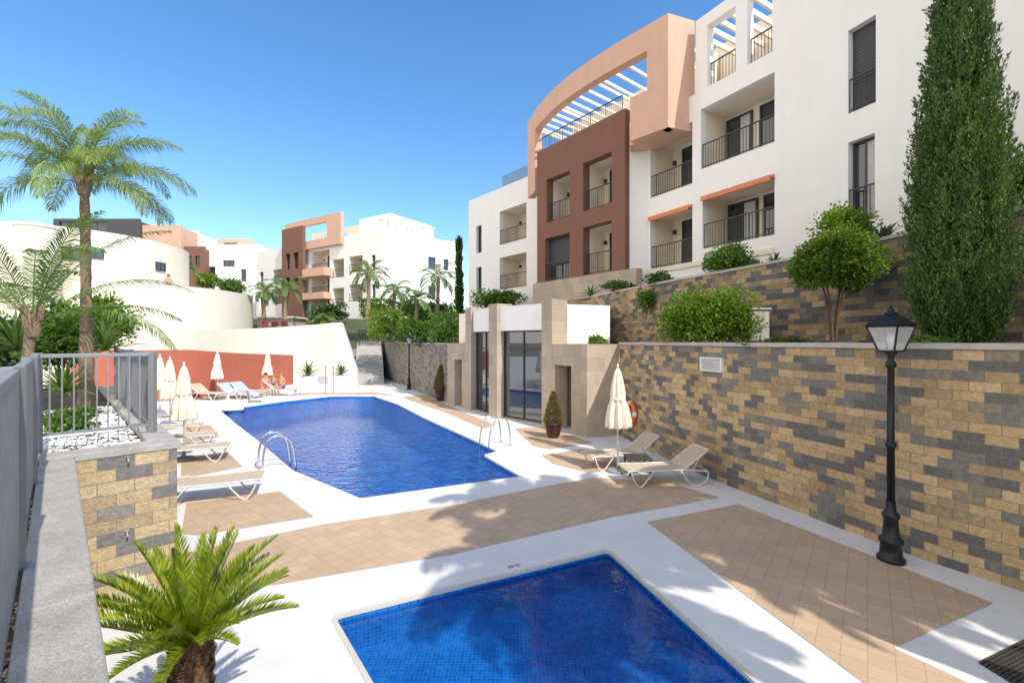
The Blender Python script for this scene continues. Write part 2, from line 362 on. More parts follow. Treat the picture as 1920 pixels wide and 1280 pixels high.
def balcony(f,root,o,th=.3,dep=1.7,mat=None,doors=((.1,.9),),rail=True,awning=False,railh=.95,curt=False,rd=.1):
    s0,s1,z0,z1=o; m=MB(); e=.1; t=th+.003
    fbox(m,f,s0-e,s1+e,dep,dep+.1,z0-e,z1+e)
    fbox(m,f,s0-e,s1+e,t,dep,z0-e,z0-.002); fbox(m,f,s0-e,s1+e,t,dep,z1+.002,z1+e)
    fbox(m,f,s0-e,s0-.002,t,dep,z0,z1); fbox(m,f,s1+.002,s1+e,t,dep,z0,z1)
    b=m.build('balcony',mat or CREAM,root)
    for a,c in doors:
        gdoor(f,s0+(s1-s0)*a,s0+(s1-s0)*c,dep-.03,z0+.01,min(z0+2.15,z1-.12),b,curt=curt)
    if rail: railing(f,s0+.01,s1-.01,rd,z0,railh,b)
    if awning:
        m=MB(); fbox(m,f,s0+.03,s1-.03,-.16,.12,z1-.13,z1-.03); fbox(m,f,s0+.05,s1-.05,-.18,-.165,z1-.21,z1-.05); m.build('awning',AWN,b)
    m=MB(); k=s0+(s1-s0)*.93; fbox(m,f,k-.06,k+.06,dep-.12,dep-.001,z0+1.6,z0+1.78); m.build('wall_lamp',FRAME,b)
    return b
def window(f,root,o,th=.3,blind=0,rail=0,curt=False,pn='window'):
    s0,s1,z0,z1=o; g=gdoor(f,s0+.003,s1-.003,th-.06,z0+.003,z1-.003,root,pn,curt)
    if blind:
        m=MB(); n=int((z1-z0)*blind/.05)
        for i in range(n): fbox(m,f,s0+.07,s1-.07,th-.11+.006*(i%2),th-.095,z1-.06-.05*(i+1)+.004,z1-.06-.05*i)
        m.build('blind',BLIND,g)
    if rail: railing(f,s0+.01,s1-.01,.05,z0,rail,g)
    return g
# foliage
def rdir(r):
    z=r.uniform(-1,1); a=r.uniform(0,2*math.pi); q=math.sqrt(1-z*z); return Vector((q*math.cos(a),q*math.sin(a),z))
def leaf(m,p,d,l,w,r):
    sd=d.cross(rdir(r)); sd=sd.normalized()*w if sd.length>1e-4 else Vector((w,0,0))
    q=p+d*l*.45
    m.face([p,q+sd,p+d*l,q-sd])
def foliage(m,c,rad,n,size,r,ncl=16,spread=.30,box=False,low=-.75):
    c=Vector(c); cl=[]
    for i in range(ncl):
        d=rdir(r)
        while d.z<low: d=rdir(r)
        k=r.uniform(.5,.86); cl.append((Vector((d.x*rad[0]*k,d.y*rad[1]*k,d.z*rad[2]*k)),r.uniform(.7,1.25)))
    for i in range(n):
        if box:
            ax=r.randrange(5); q=[r.uniform(-1,1) for _ in range(3)]
            if ax<4: q[ax%2]=1 if ax<2 else -1
            else: q[2]=1
            nrm=Vector(q); p=Vector((q[0]*rad[0]+r.gauss(0,.05),q[1]*rad[1]+r.gauss(0,.05),q[2]*rad[2]+r.gauss(0,.05)))*r.uniform(.85,1.0)
            d=(nrm.normalized()+rdir(r)*.9).normalized(); s=size
        else:
            b,k=r.choice(cl); g=rdir(r)*(r.random()**.45)*spread*k*1.6
            p=b+Vector((g.x*rad[0],g.y*rad[1],g.z*rad[2])); d=(g.normalized()*.7+p.normalized()*.4+rdir(r)*.7).normalized(); s=size
        l=s*r.uniform(.7,1.3); leaf(m,c+p,d,l,l*.32,r)
    for i in range(n//9):
        d=rdir(r)*(r.random()**.5)*.6; p=Vector((d.x*rad[0],d.y*rad[1],d.z*rad[2])); leaf(m,c+p,rdir(r),size*2.6,size*1.1,r)
def bush(name,label,c,rad,n,size,mat,box=False,group=None,cat='shrub',stem=True,seed=0):
    r=random.Random(len(label)*31+int(c[0]*100)+int(c[1]*10)+seed)
    t=thing(name,label,cat,(c[0],c[1],c[2]-rad[2]),0,group)
    m=MB(); foliage(m,c,rad,n,size,r,ncl=max(10,int(n/160)),box=box); m.build('foliage',mat,t)
    m=MB()
    for i in range(4):
        a=i*1.6; tube(m,[(c[0],c[1],c[2]-rad[2]-.05),(c[0]+math.cos(a)*rad[0]*.25,c[1]+math.sin(a)*rad[1]*.25,c[2]-rad[2]*.3),(c[0]+math.cos(a)*rad[0]*.45,c[1]+math.sin(a)*rad[1]*.45,c[2]+rad[2]*.2)],[.03,.02,.008],5)
    m.build('stem',TRUNK,t); return t
def bushpx(name,label,u0,u1,v0,v1,Y,n,size,mat,box=False,group=None,cat='shrub',dy=None):
    a=P(u0,v1,Y); b=P(u1,v0,Y); rx=(b.x-a.x)/2; rz=(b.z-a.z)/2
    return bush(name,label,((a.x+b.x)/2,Y,(a.z+b.z)/2),(rx,dy or min(rx,1.5),rz),n,size,mat,box,group,cat)
def frond(m,base,az,el,L,droop,nl,ll,lw,ld,r,vs=.35,tw=0,start=.12,rw=.012,bend=True,pl=0.0,fa=(62,30)):
    p=Vector(base); n=14; pts=[]; ts=[]
    for i in range(n+1):
        t=i/n; e=el-droop*t**1.4; d=Vector((math.cos(az)*math.cos(e),math.sin(az)*math.cos(e),math.sin(e))); pts.append(p.copy()); ts.append(d); p=p+d*(L/n)
    S=Vector((-math.sin(az),math.cos(az),0)); S=(S+Vector((0,0,tw))).normalized()
    for i in range(n):
        w0=rw*(1-i/n*.8); w1=rw*(1-(i+1)/n*.8); U=S.cross(ts[i])
        m.face([pts[i]+S*w0,pts[i+1]+S*w1,pts[i+1]-U*w1,pts[i]-U*w0]); m.face([pts[i]-S*w0,pts[i]-U*w0,pts[i+1]-U*w1,pts[i+1]-S*w1])
    for k in range(nl):
        t=start+(1-start)*(k+r.uniform(-.3,.3))/nl; t=min(max(t,0),.999); x=t*n; i=int(x); fr=x-i
        b=pts[i].lerp(pts[i+1],fr); T=ts[i]; U=S.cross(T)*-1
        if U.z<0: U=-U
        sh=math.sin(math.pi*min(1,(t-start)/(1-start)*.82+.16))**.6; l=ll*sh*r.uniform(.85,1.1)
        for sg in (-1,1):
            a=math.radians(fa[0]-fa[1]*t)+r.uniform(-.1,.1); vv=vs+r.uniform(-pl,pl)
            d=(T*math.cos(a)+(S*sg*math.cos(vv)+U*math.sin(vv))*math.sin(a)).normalized()
            wv=T.cross(d).cross(d).normalized()*lw*.5*r.uniform(.8,1.1)
            if bend:
                mid=b+d*l*.45; tip=mid+(d+Vector((0,0,-ld))).normalized()*l*.55
                m.face([b-wv*.6,b+wv*.6,mid+wv,mid-wv]); m.face([mid-wv,mid+wv,tip])
            else:
                mid=b+d*l*.35; m.face([b-wv*.5,mid-wv,b+d*l,mid+wv])
def trunk(m,pts,rs,n=10,rings=0,r=None):
    pts=catmull(pts,14); k=len(pts); rr=[]
    for i in range(k):
        x=i/(k-1)*(len(rs)-1); a=int(min(x,len(rs)-2)); q=rs[a]+(rs[a+1]-rs[a])*(x-a); rr.append(q*(1+(r.uniform(-.08,.1) if r else 0)))
    tube(m,pts,rr,n)
def palm(label,base,top,nf,L,nl,ll,lw,droop,seed,tr=(.14,.10,.09),mat=None,name='palm_tree',group=None,elr=(-.3,1.3),ld=.8,skirt=True,pl=0.0):
    r=random.Random(seed); t=thing(name,label,'palm tree',base,0,group); b=Vector(base); q=Vector(top)
    m=MB(); trunk(m,[b,b.lerp(q,.5)+Vector((r.uniform(-.06,.06),0,0)),q],list(tr),12,0,r); m.build('trunk',TRUNKP,t,smooth=True)
    m=MB()
    for i in range(nf):
        az=i*2.39996+r.uniform(-.2,.2); e=elr[1]-(elr[1]-elr[0])*(i/nf)**.9+r.uniform(-.1,.1)
        frond(m,q+Vector((math.cos(az)*.05,math.sin(az)*.05,-.15*i/nf)),az,e,L*r.uniform(.85,1.1),droop*r.uniform(.8,1.2),nl,ll,lw,ld,r,r.uniform(-.2,.3),r.uniform(-.3,.3),pl=pl)
    m.build('crown',mat or LF_PALM,t)
    if skirt:
        m=MB()
        for i in range(14):
            az=i*2.4; d=Vector((math.cos(az),math.sin(az),0)); tube(m,[q+d*tr[-1]*.8+Vector((0,0,-.35)),q+d*(tr[-1]*1.5)+Vector((0,0,-.1)),q+d*(tr[-1]*1.9)+Vector((0,0,.15))],[.03,.025,.012],5)
        m.build('leaf_base',TRUNKP,t)
    return t
def rosette(name,label,c,n,L,w,mat,e0=.2,e1=1.4,droop=.8,seed=1,cat='plant',group=None):
    r=random.Random(seed); t=thing(name,label,cat,c,0,group); m=MB()
    for i in range(n):
        az=i*2.39996; e=e1-(e1-e0)*i/n+r.uniform(-.1,.1); p=Vector(c)+Vector((0,0,.03)); l=L*r.uniform(.75,1.1); k=6; rows=[]
        S=Vector((-math.sin(az),math.cos(az),0))
        for j in range(k+1):
            tt=j/k; ee=e-droop*tt**1.6; d=Vector((math.cos(az)*math.cos(ee),math.sin(az)*math.cos(ee),math.sin(ee)))
            ww=w*.5*(math.sin(math.pi*(.15+.85*tt))**.8 if j<k else .02); rows.append((p-S*ww+Vector((0,0,ww*.5)),p.copy(),p+S*ww+Vector((0,0,ww*.5)))); p=p+d*l/k
        vs=[q for rw in rows for q in rw]; fs=[]
        for j in range(k):
            for h in range(2): fs.append((j*3+h,j*3+h+1,j*3+h+4,j*3+h+3))
        m.raw(vs,fs)
    m.build('leaves',mat,t); return t
# ------------------------------------------------------------------ world, sun, camera
SH=(.66,-.751); EL=math.radians(48)
sv=Vector((SH[0]*math.cos(EL),SH[1]*math.cos(EL),math.sin(EL)))
w=bpy.data.worlds.new('World'); scene.world=w; w.use_nodes=True; nt=w.node_tree
sky=nt.nodes.new('ShaderNodeTexSky'); sky.sky_type='NISHITA'; sky.sun_disc=False; sky.sun_elevation=EL; sky.sun_rotation=math.atan2(SH[0],SH[1]); sky.altitude=50; sky.air_density=1.0; sky.dust_density=.6; sky.ozone_density=2.0
hs=nt.nodes.new('ShaderNodeHueSaturation'); hs.inputs['Saturation'].default_value=1.24; hs.inputs['Value'].default_value=1.95; nt.links.new(sky.outputs[0],hs.inputs['Color'])
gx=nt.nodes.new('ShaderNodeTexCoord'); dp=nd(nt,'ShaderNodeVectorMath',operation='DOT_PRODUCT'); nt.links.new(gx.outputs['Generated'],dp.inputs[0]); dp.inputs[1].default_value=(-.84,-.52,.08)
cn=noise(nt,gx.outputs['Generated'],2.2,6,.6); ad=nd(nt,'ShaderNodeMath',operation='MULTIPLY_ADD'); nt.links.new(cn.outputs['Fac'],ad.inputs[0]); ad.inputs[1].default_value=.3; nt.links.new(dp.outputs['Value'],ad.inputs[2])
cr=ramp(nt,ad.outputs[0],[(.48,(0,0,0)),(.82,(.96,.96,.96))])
wc=mix(nt,cr.outputs['Color'],hs.outputs['Color'],(11.2,10.3,9.0))  # unseen bright cloud added left of and behind camera to fill shaded facades
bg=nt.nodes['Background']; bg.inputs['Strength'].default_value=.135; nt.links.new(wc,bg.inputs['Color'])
sl=bpy.data.lights.new('sun','SUN'); sl.energy=4.4; sl.angle=math.radians(.53); sl.color=(1,.93,.82); so=bpy.data.objects.new('sun',sl); C.objects.link(so); so.rotation_euler=sv.to_track_quat('Z','Y').to_euler(); so.location=(0,-20,30)
cam=bpy.data.cameras.new('camera'); cam.lens=16; cam.sensor_width=36; cam.clip_end=3000; cam.clip_start=.05
co=bpy.data.objects.new('camera',cam); C.objects.link(co); co.location=(0,0,H); co.rotation_euler=(math.pi/2,0,0); scene.camera=co
scene.view_settings.view_transform='Standard'; scene.view_settings.look='None'; scene.view_settings.exposure=0
# ------------------------------------------------------------------ ground, deck, pools
m=MB(); m.face([(-1500,-1500,-3),(1500,-1500,-3),(1500,1500,-3),(-1500,1500,-3)]); tag(m.build('ground',GROUND),kind='structure')
BP=[g2(*q) for q in [(675,935),(978,893),(908,853),(934,846),(872,817),(800,785),(745,757),(700,742),(622,742),(530,752),(412,769),(440,793),(485,828),(548,882)]]
SP=[(-1.886,4.80),(1.338,6.34),(2.084,3.865),(2.75,1.9),(.55,1.5)]
def roundp(pts,rad,k=4):
    out=[]; n=len(pts)
    for i in range(n):
        a,b,c=[Vector(pts[(i+j)%n]) for j in (-1,0,1)]; d1=(a-b); d2=(c-b); q=min(rad,d1.length*.4,d2.length*.4); p1=b+d1.normalized()*q; p2=b+d2.normalized()*q
        for j in range(k+1):
            t=j/k; out.append(tuple((p1*(1-t)**2+b*2*t*(1-t)+p2*t*t)))
    return out
BP=roundp(BP,.06); SP=roundp(SP,.10)
def area(p): return sum(p[i][0]*p[(i+1)%len(p)][1]-p[(i+1)%len(p)][0]*p[i][1] for i in range(len(p)))
if area(BP)<0: BP=BP[::-1]
if area(SP)<0: SP=SP[::-1]
def offs(p,d): return [tuple(Vector(q)+n*d) for q,n in zip(p,norms(p,True))]
m=MB(); poly_fill(m,[[(-70,-15),(60,-15),(60,90),(-70,90)],BP[::-1],SP[::-1]],0); tag(m.build('pool_deck',DECK),kind='structure')
def pool(name,label,pts,depth,wl,wmat,mos,lip,lipz):
    cx=sum(p[0] for p in pts)/len(pts); cy=sum(p[1] for p in pts)/len(pts)
    t=thing(name,label,'pool',(cx,cy,0))
    m=MB(); poly_fill(m,[pts],-depth); s=0; n=len(pts)
    for i in range(n):
        a,b=pts[i],pts[(i+1)%n]; L=math.hypot(b[0]-a[0],b[1]-a[1])
        m.face([(a[0],a[1],-depth),(b[0],b[1],-depth),(b[0],b[1],0),(a[0],a[1],0)],[(s,-depth),(s+L,-depth),(s+L,0),(s,0)]); s+=L
    m.build('basin',mos,t)
    m=MB(); o=offs(pts,lip); i_=offs(pts,-.015)
    for i in range(n):
        j=(i+1)%n; q=lambda p,z:(p[0],p[1],z)
        m.face([q(i_[i],lipz),q(o[i],lipz),q(o[j],lipz),q(i_[j],lipz)]); m.face([q(o[i],0),q(o[j],0),q(o[j],lipz),q(o[i],lipz)]); m.face([q(i_[i],-.03),q(i_[j],-.03),q(i_[j],lipz),q(i_[i],lipz)]); m.face([q(i_[i],-.03),q(pts[i],-.03),q(pts[j],-.03),q(i_[j],-.03)])
    m.build('coping',LIP if lip<.05 else DECK,t)
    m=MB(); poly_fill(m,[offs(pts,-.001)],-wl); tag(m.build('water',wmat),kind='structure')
pool('swimming_pool','large deep blue swimming pool with stepped right side',BP,1.3,.10,WATER1,MOS2,.06,.010)
pool('paddling_pool','small shallow blue paddling pool in the foreground',SP,.42,.07,WATER2,MOS,.035,.006)
TP=[[(350,943),(525,921),(588,968),(372,1003),(340,1000)],
 [(330,1040),(600,984),(850,946),(1035,909),(1115,895),(1255,905),(1350,932),(1150,968),(850,1038),(520,1095),(400,1110)],
 [(1015,853),(1092,842),(1160,850),(1165,878),(1105,886),(1035,868)],
 [(965,803),(1025,800),(1112,830),(1030,842),(1000,836)],
 [(752,744),(800,740),(868,772),(930,797),(905,803),(840,775)],
 [(340,860),(425,846),(455,874),(340,897)],[(345,800),(395,797),(412,818),(345,832)],
 [(560,736),(700,735),(745,742),(700,739),(560,740)],
 [(1213,978),(1385,945),(1862,1130),(1675,1214),(1880,1310),(1660,1310)]]
for q in TP: sheet('tile_paving',[g2(*p) for p in q],.005,TILE)
fc=bpy.data.curves.new('depth_marking','FONT'); fc.body='0.40'; fc.size=.10
fo=bpy.data.objects.new('tmp',fc); C.objects.link(fo); dg=bpy.context.evaluated_depsgraph_get(); me=bpy.data.meshes.new_from_object(fo.evaluated_get(dg)); bpy.data.objects.remove(fo)
me.materials.append(PAINT); o=bpy.data.objects.new('depth_marking',me); C.objects.link(o); p=G(972,1056); o.location=(p.x,p.y,.004); o.rotation_euler=(0,0,math.radians(25.5+180)); tag(o,'black 0.40 depth marking on white edge of the paddling pool','marking')
q=[G(1835,1243),G(1925,1198),G(2050,1260),G(1960,1320)]
t=thing('floor_grate','dark slatted floor grate in white paving at bottom right','grate',q[0])
m=MB()
for i in range(14):
    a=i/14; b=(i+.7)/14; p0=q[0].lerp(q[3],a); p1=q[1].lerp(q[2],a); p2=q[1].lerp(q[2],b); p3=q[0].lerp(q[3],b); up=Vector((0,0,.02)); m.hexa([p0,p1,p2,p3],[p0+up,p1+up,p2+up,p3+up])
m.build('slats',DTAB,t); m=MB(); up=Vector((0,0,.008)); m.face([x+up for x in q]); m.build('tray',BLACKM,t)
# ------------------------------------------------------------------ right retaining walls
WL=catmull([(8.6,.5),(7.1,3.1),(5.95,5.24),(5.42,6.2),(4.87,7.75),(4.28,9.41),(3.75,11.6),(3.33,14.1)],6)
t=thing('retaining_wall','long yellow and grey block retaining wall along right side of pool deck','wall',(5,7,0))
m=MB(); poly_wall(m,WL,-.1,2.80,.4,1); m.build('block_face',BLOCK,t)
m=MB(); poly_wall(m,WL,2.802,2.88,.46,1,-.03); m.build('coping',CONC,t)
UW=catmull([(10.4,1.5),(9.2,4.2),(8.2,6.1),(7.5,8.25),(6.8,10.4),(5.35,13.8),(3.9,18),(3.0,20.5),(.4,24.6),(-3.4,31.2),(-4.5,37)],5)
zt=[5.0-.2*min(1,max(0,(p.y-4)/8)) for p in UW]
t=thing('upper_retaining_wall','upper stepped block retaining wall below white apartment building','wall',(5,14,2.7))
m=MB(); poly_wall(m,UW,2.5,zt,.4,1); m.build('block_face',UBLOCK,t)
m=MB()
ns=norms(UW)
for i in range(len(UW)-1):
    a,b=UW[i],UW[i+1]; na,nb=ns[i],ns[i+1]
    A=[Vector((a.x,a.y))-na*.03,Vector((b.x,b.y))-nb*.03,Vector((b.x,b.y))+nb*.43,Vector((a.x,a.y))+na*.43]; zz=[zt[i],zt[i+1],zt[i+1],zt[i]]
    m.hexa([(p.x,p.y,z+.003) for p,z in zip(A,zz)],[(p.x,p.y,z+.07) for p,z in zip(A,zz)])
m.build('coping',CONC,t)
sheet('planter_soil',[(p.x+.2,p.y+.1) for p in WL]+[(1.5,16),(-1.9,20),(-3,21.5),(-5.2,26.2),(-7.8,31.7),(-11,40.5),(-4.4,37)]+[(p.x+.1,p.y+.05) for p in UW[::-1]],2.76,SOIL)
sheet('upper_terrace',[(p.x+.2,p.y+.1) for p in UW]+[(-4,60),(45,60),(45,-5),(12,-5)],4.72,SOIL)
def wall_at(pts,u):
    k=(u-960)/F
    for i in range(len(pts)-1):
        a,b=pts[i],pts[i+1]; fa=a.x-k*a.y; fb=b.x-k*b.y
        if fa*fb<=0:
            q=fa/(fa-fb); p=a.lerp(b,q); d=(b-a).normalized(); return p,d
p,d=wall_at(WL,1335); f=Fac((p.x,p.y),(d.x,d.y))
t=thing('air_vent','pale grey louvred air vent set high in block wall','vent',(p.x,p.y,2.3))
zc=f.z_(1335,683); m=MB()
for a,b,c,e in ((-.33,-.29,-.15,.15),(.29,.33,-.15,.15),(-.29,.29,.12,.15),(-.29,.29,-.15,-.12)): fbox(m,f,a,b,-.05,.02,zc+c,zc+e)
m.build('frame',WPL,t); m=MB()
for i in range(6): 
    z=zc-.10+.04*i; m.hexa([f.pt(-.29,-.035,z-.012),f.pt(.29,-.035,z-.012),f.pt(.29,-.005,z+.012),f.pt(-.29,-.005,z+.012)],[f.pt(-.29,-.035,z-.006),f.pt(.29,-.035,z-.006),f.pt(.29,-.005,z+.018),f.pt(-.29,-.005,z+.018)])
m.build('louvre',WPL,t)
p,d=wall_at(WL,1187); f=Fac((p.x,p.y),(d.x,d.y)); zc=.85
t=thing('life_ring','orange life ring hanging on block wall behind folded umbrella','life ring',(p.x,p.y,zc))
def arcs(a0,a1): return [f.pt(.28*math.cos(a0+(a1-a0)*i/10),-.08,zc+.28*math.sin(a0+(a1-a0)*i/10)) for i in range(11)]
m=MB(); tube(m,[f.pt(.28*math.cos(2*math.pi*i/40),-.08,zc+.28*math.sin(2*math.pi*i/40)) for i in range(41)],.06,10,False)
m.build('ring',ORANGE,t,smooth=True)
for k in range(4): m=MB(); tube(m,arcs(k*math.pi/2-.2,k*math.pi/2+.2),.064,10); m.build('white_band',WPL,t,smooth=True)
m=MB(); fbox(m,f,-.03,.03,-.08,.0,zc+.2,zc+.26); m.build('bracket',WPL,t)
a=P(1406,640,10.6); b=P(1443,580,10.6)
t=thing('service_cabinet','grey service cabinet between hedge and round tree','cabinet',((a.x+b.x)/2,10.8,2.76))
m=MB(); m.box(a.x,b.x,10.6,11.0,2.76,b.z); m.build('body',STONEB,t,bevel=.01); m=MB(); m.box(a.x+.03,b.x-.03,10.585,10.6,2.85,b.z-.06); m.build('door',CONC,t,bevel=.005); m=MB(); m.box(a.x-.03,b.x+.03,10.57,11.03,b.z+.001,b.z+.04); m.build('lid',CONC,t)
# ------------------------------------------------------------------ street lamps
def lamp_proto():
    t=thing('street_lamp','tall black lantern street lamp against block wall','street lamp',(5.02,6.03,0),0,'black lantern lamps by the pool')
    L=False
    m=MB(); lathe(m,[(.155,0),(.155,.05),(.125,.07),(.115,.22),(.135,.25),(.135,.29),(.095,.33),(.075,.55),(.10,.58),(.10,.62),(.06,.66),(.05,.8)],(0,0,0),16); m.build('base',BLACKM,t,L,True)
    m=MB(); lathe(m,[(.044,.8),(.042,1.5),(.06,1.51),(.06,1.56),(.04,1.57),(.037,2.55),(.06,2.57),(.06,2.6),(.03,2.66),(.045,2.72),(.08,2.76)],(0,0,0),16,lambda a,z:1+.05*math.cos(8*a)); m.build('pole',BLACKM,t,L,True)
    b0,b1,z0,z1=.095,.185,2.77,3.10
    m=MB(); q=[(-1,-1),(1,-1),(1,1),(-1,1)]
    for i in range(4):
        a,b=q[i],q[(i+1)%4]; k0,k1=b0*.96,b1*.97; m.face([(a[0]*k0,a[1]*k0,z0+.012),(b[0]*k0,b[1]*k0,z0+.012),(b[0]*k1,b[1]*k1,z1-.012),(a[0]*k1,a[1]*k1,z1-.012)])
    m.build('lantern_glass',LGLASS,t,L)
    m=MB(); lathe(m,[(.02,z0+.01),(.022,z0+.09),(.045,z0+.13),(.05,z0+.18),(.03,z0+.23),(.004,z0+.245)],(0,0,0),12); m.build('bulb',BULB,t,L,True)
    m=MB()
    for x,y in q: tube(m,[(x*b0,y*b0,z0),(x*b1,y*b1,z1)],.012,6)
    for bb,z in ((b0,z0),(b1,z1)):
        for i in range(4): a=q[i]; c=q[(i+1)%4]; tube(m,[(a[0]*bb,a[1]*bb,z),(c[0]*bb,c[1]*bb,z)],.013,6)
    m.build('lantern_frame',BLACKM,t,L)
    m=MB(); m.hexa([(x*.21,y*.21,z1+.014) for x,y in q],[(x*.20,y*.20,z1+.03) for x,y in q]); m.hexa([(x*.19,y*.19,z1+.031) for x,y in q],[(x*.07,y*.07,z1+.15) for x,y in q]); m.build('cap',BLACKM,t,L,bevel=.006)
    m=MB(); lathe(m,[(.07,z1+.151),(.075,z1+.18),(.03,z1+.19),(.045,z1+.215),(.02,z1+.24),(.004,z1+.28)],(0,0,0),12); m.build('finial',BLACKM,t,L,True)
    return t
lamp=lamp_proto(); lamp.rotation_euler.z=.35
p=G(767,730); dup(lamp,(p.x,p.y,0),.3,'small distant black lantern lamp beside far grey stone wall')
# ------------------------------------------------------------------ left coping, fence and planter
tv=Vector((-.7071,.7071)); nv=Vector((.7071,.7071))
def ab(a,b,z=0): p=tv*a+nv*b; return Vector((p.x,p.y,z))
def abox(m,a0,a1,b0,b1,z0,z1): m.hexa([ab(a0,b0,z0),ab(a1,b0,z0),ab(a1,b1,z0),ab(a0,b1,z0)],[ab(a0,b0,z1),ab(a1,b0,z1),ab(a1,b1,z1),ab(a0,b1,z1)])
t=thing('planter_wall','block planter wall with grey concrete coping at left foreground','wall',ab(6.6,.4,0))
def wallface(m,p,q,z0,z1,s=0):
    L=(q-p).length; m.face([(p.x,p.y,z0),(q.x,q.y,z0),(q.x,q.y,z1),(p.x,p.y,z1)],[(s,z0),(s+L,z0),(s+L,z1),(s,z1)])
m=MB(); A0,A1=.3,6.57
wallface(m,ab(A0,.10),ab(A1,.10),-.1,1.64); wallface(m,ab(A1,.10),ab(A1,1.0),-.1,1.64,.1); wallface(m,ab(A1,1.0),ab(16,1.0),-.1,1.64,.3); wallface(m,ab(A0,-.12),ab(A0,.10),-.1,1.64); wallface(m,ab(A0,-.12),ab(16,-.12),-.1,1.60)
m.build('block_face',PBLOCK,t)
m=MB(); a=A0
while a<6.5:
    a2=min(a+2.6,6.56); abox(m,a,a2-.003,-.125,.13,1.643,1.72); a=a2
abox(m,6.565,6.9,-.125,1.04,1.643,1.722); abox(m,6.905,16,.76,1.04,1.643,1.72)
m.build('coping',LEDGE,t,bevel=.012)
for i,(u,v) in enumerate(((240,858),(238,997))):
    f=Fac((ab(A1,.10).x,ab(A1,.10).y),(nv.x,nv.y)); s=f.s_(u); z=f.z_(u,v)
    t=thing('wall_tap',('upper' if i==0 else 'lower')+' small metal tap on the block planter wall','tap',f.pt(s,0,z))
    o=MB(); tube(o,[f.pt(s,0.02,z),f.pt(s,-.05,z),f.pt(s,-.062,z-.014),f.pt(s,-.062,z-.032)],.009,7); o.build('spout',DULL,t)
    o=MB(); lathe(o,[(.008,.0),(.008,.014),(.02,.016),(.02,.022)],f.pt(s,-.03,z+.005),8); o.build('handle',DULL,t)
m=MB(); poly_fill(m,[[ab(A0,-.5)[:2],ab(A0,-.12)[:2],ab(6.9,-.12)[:2],ab(6.9,-.5)[:2]]],1.55); tag(m.build('soil_strip',SOIL),kind='structure')
m=MB(); poly_fill(m,[[ab(6.8,-9)[:2],ab(6.8,.8)[:2],ab(18,.8)[:2],ab(20,-9)[:2]]],1.60); tag(m.build('planter_soil',SOIL),kind='structure')
def pebbles(n,fa,fb,z,s,mat,name,seed,kz=.6):
    r=random.Random(seed); m=MB()
    for i in range(n):
        c=ab(r.uniform(*fa),r.uniform(*fb),z+r.uniform(-.01,.015)); q=s*r.uniform(.6,1.3); pts=[]
        ro=Matrix.Rotation(r.uniform(0,6.3),3,'Z')
        for x,y,zz in ((1,0,0),(-1,0,0),(0,1,0),(0,-1,0),(.3,.2,1),(-.2,-.3,-1),(.7,.7,.4),(-.7,.6,.3),(.6,-.7,.3),(-.6,-.7,.4)):
            pts.append(c+ro@Vector((x*q,y*q*.8,zz*q*kz)))
        m.raw(pts,[(0,6,4),(6,2,4),(2,7,4),(7,1,4),(1,9,4),(9,3,4),(3,8,4),(8,0,4),(0,2,6),(2,1,7),(1,3,9),(3,0,8),(0,5,2),(2,5,1),(1,5,3),(3,5,0)])
    return tag(m.build(name,mat),'loose pebbles','gravel',kind='stuff')
o=pebbles(4200,(7.0,12),(-1.2,.76),1.61,.034,PEB,'white_gravel',4); o['label']='white gravel covering the raised planter behind grey fence'
o=pebbles(900,(.8,6.7),(-.32,-.13),1.56,.022,DPEB,'grey_gravel',5); o['label']='dark gravel strip between the grey fence and coping'
t=thing('metal_fence','grey metal bar fence turning round planter at left edge','fence',ab(7.4,.85,1.72))
def fsec(p,q,z0,z1,step,bw=.007,bd=.018):
    d=(q-p); L=d.length; f=Fac((p.x,p.y),(d.x,d.y)); m=MB(); n=int(L/step)
    for i in range(1,n): fbox(m,f,i*L/n-bw,i*L/n+bw,-bd,bd,z0+.12,z1-.03)
    m.build('bars',FENCE,t); m=MB(); fbox(m,f,0,L,-.025,.025,z1-.03,z1+.015); m.build('top_rail',FENCE,t,bevel=.004); m=MB(); fbox(m,f,0,L,-.02,.02,z0+.09,z0+.12); m.build('bottom_rail',FENCE,t)
def fpost(p,z0,z1,w=.035):
    m=MB(); m.box(p.x-w,p.x+w,p.y-w,p.y+w,z0,z1); m.build('post',FENCE,t,bevel=.005)
fb=-.16; zf0,zf1=1.6,2.74
fsec(ab(.5,fb),ab(7.45,fb),zf0,zf1,.095,.008,.022); fsec(ab(7.5,fb),ab(7.5,.85),zf0+.12,zf1,.095); fsec(ab(7.5,.88),ab(12.5,.88),zf0+.12,zf1,.095)
for p,z in ((ab(7.5,fb),1.55),(ab(7.5,.88),1.72),(ab(3.5,fb),1.55),(ab(5.5,fb),1.55),(ab(10,.88),1.72),(ab(12.5,.88),1.72)): fpost(p,z,zf1+.03)
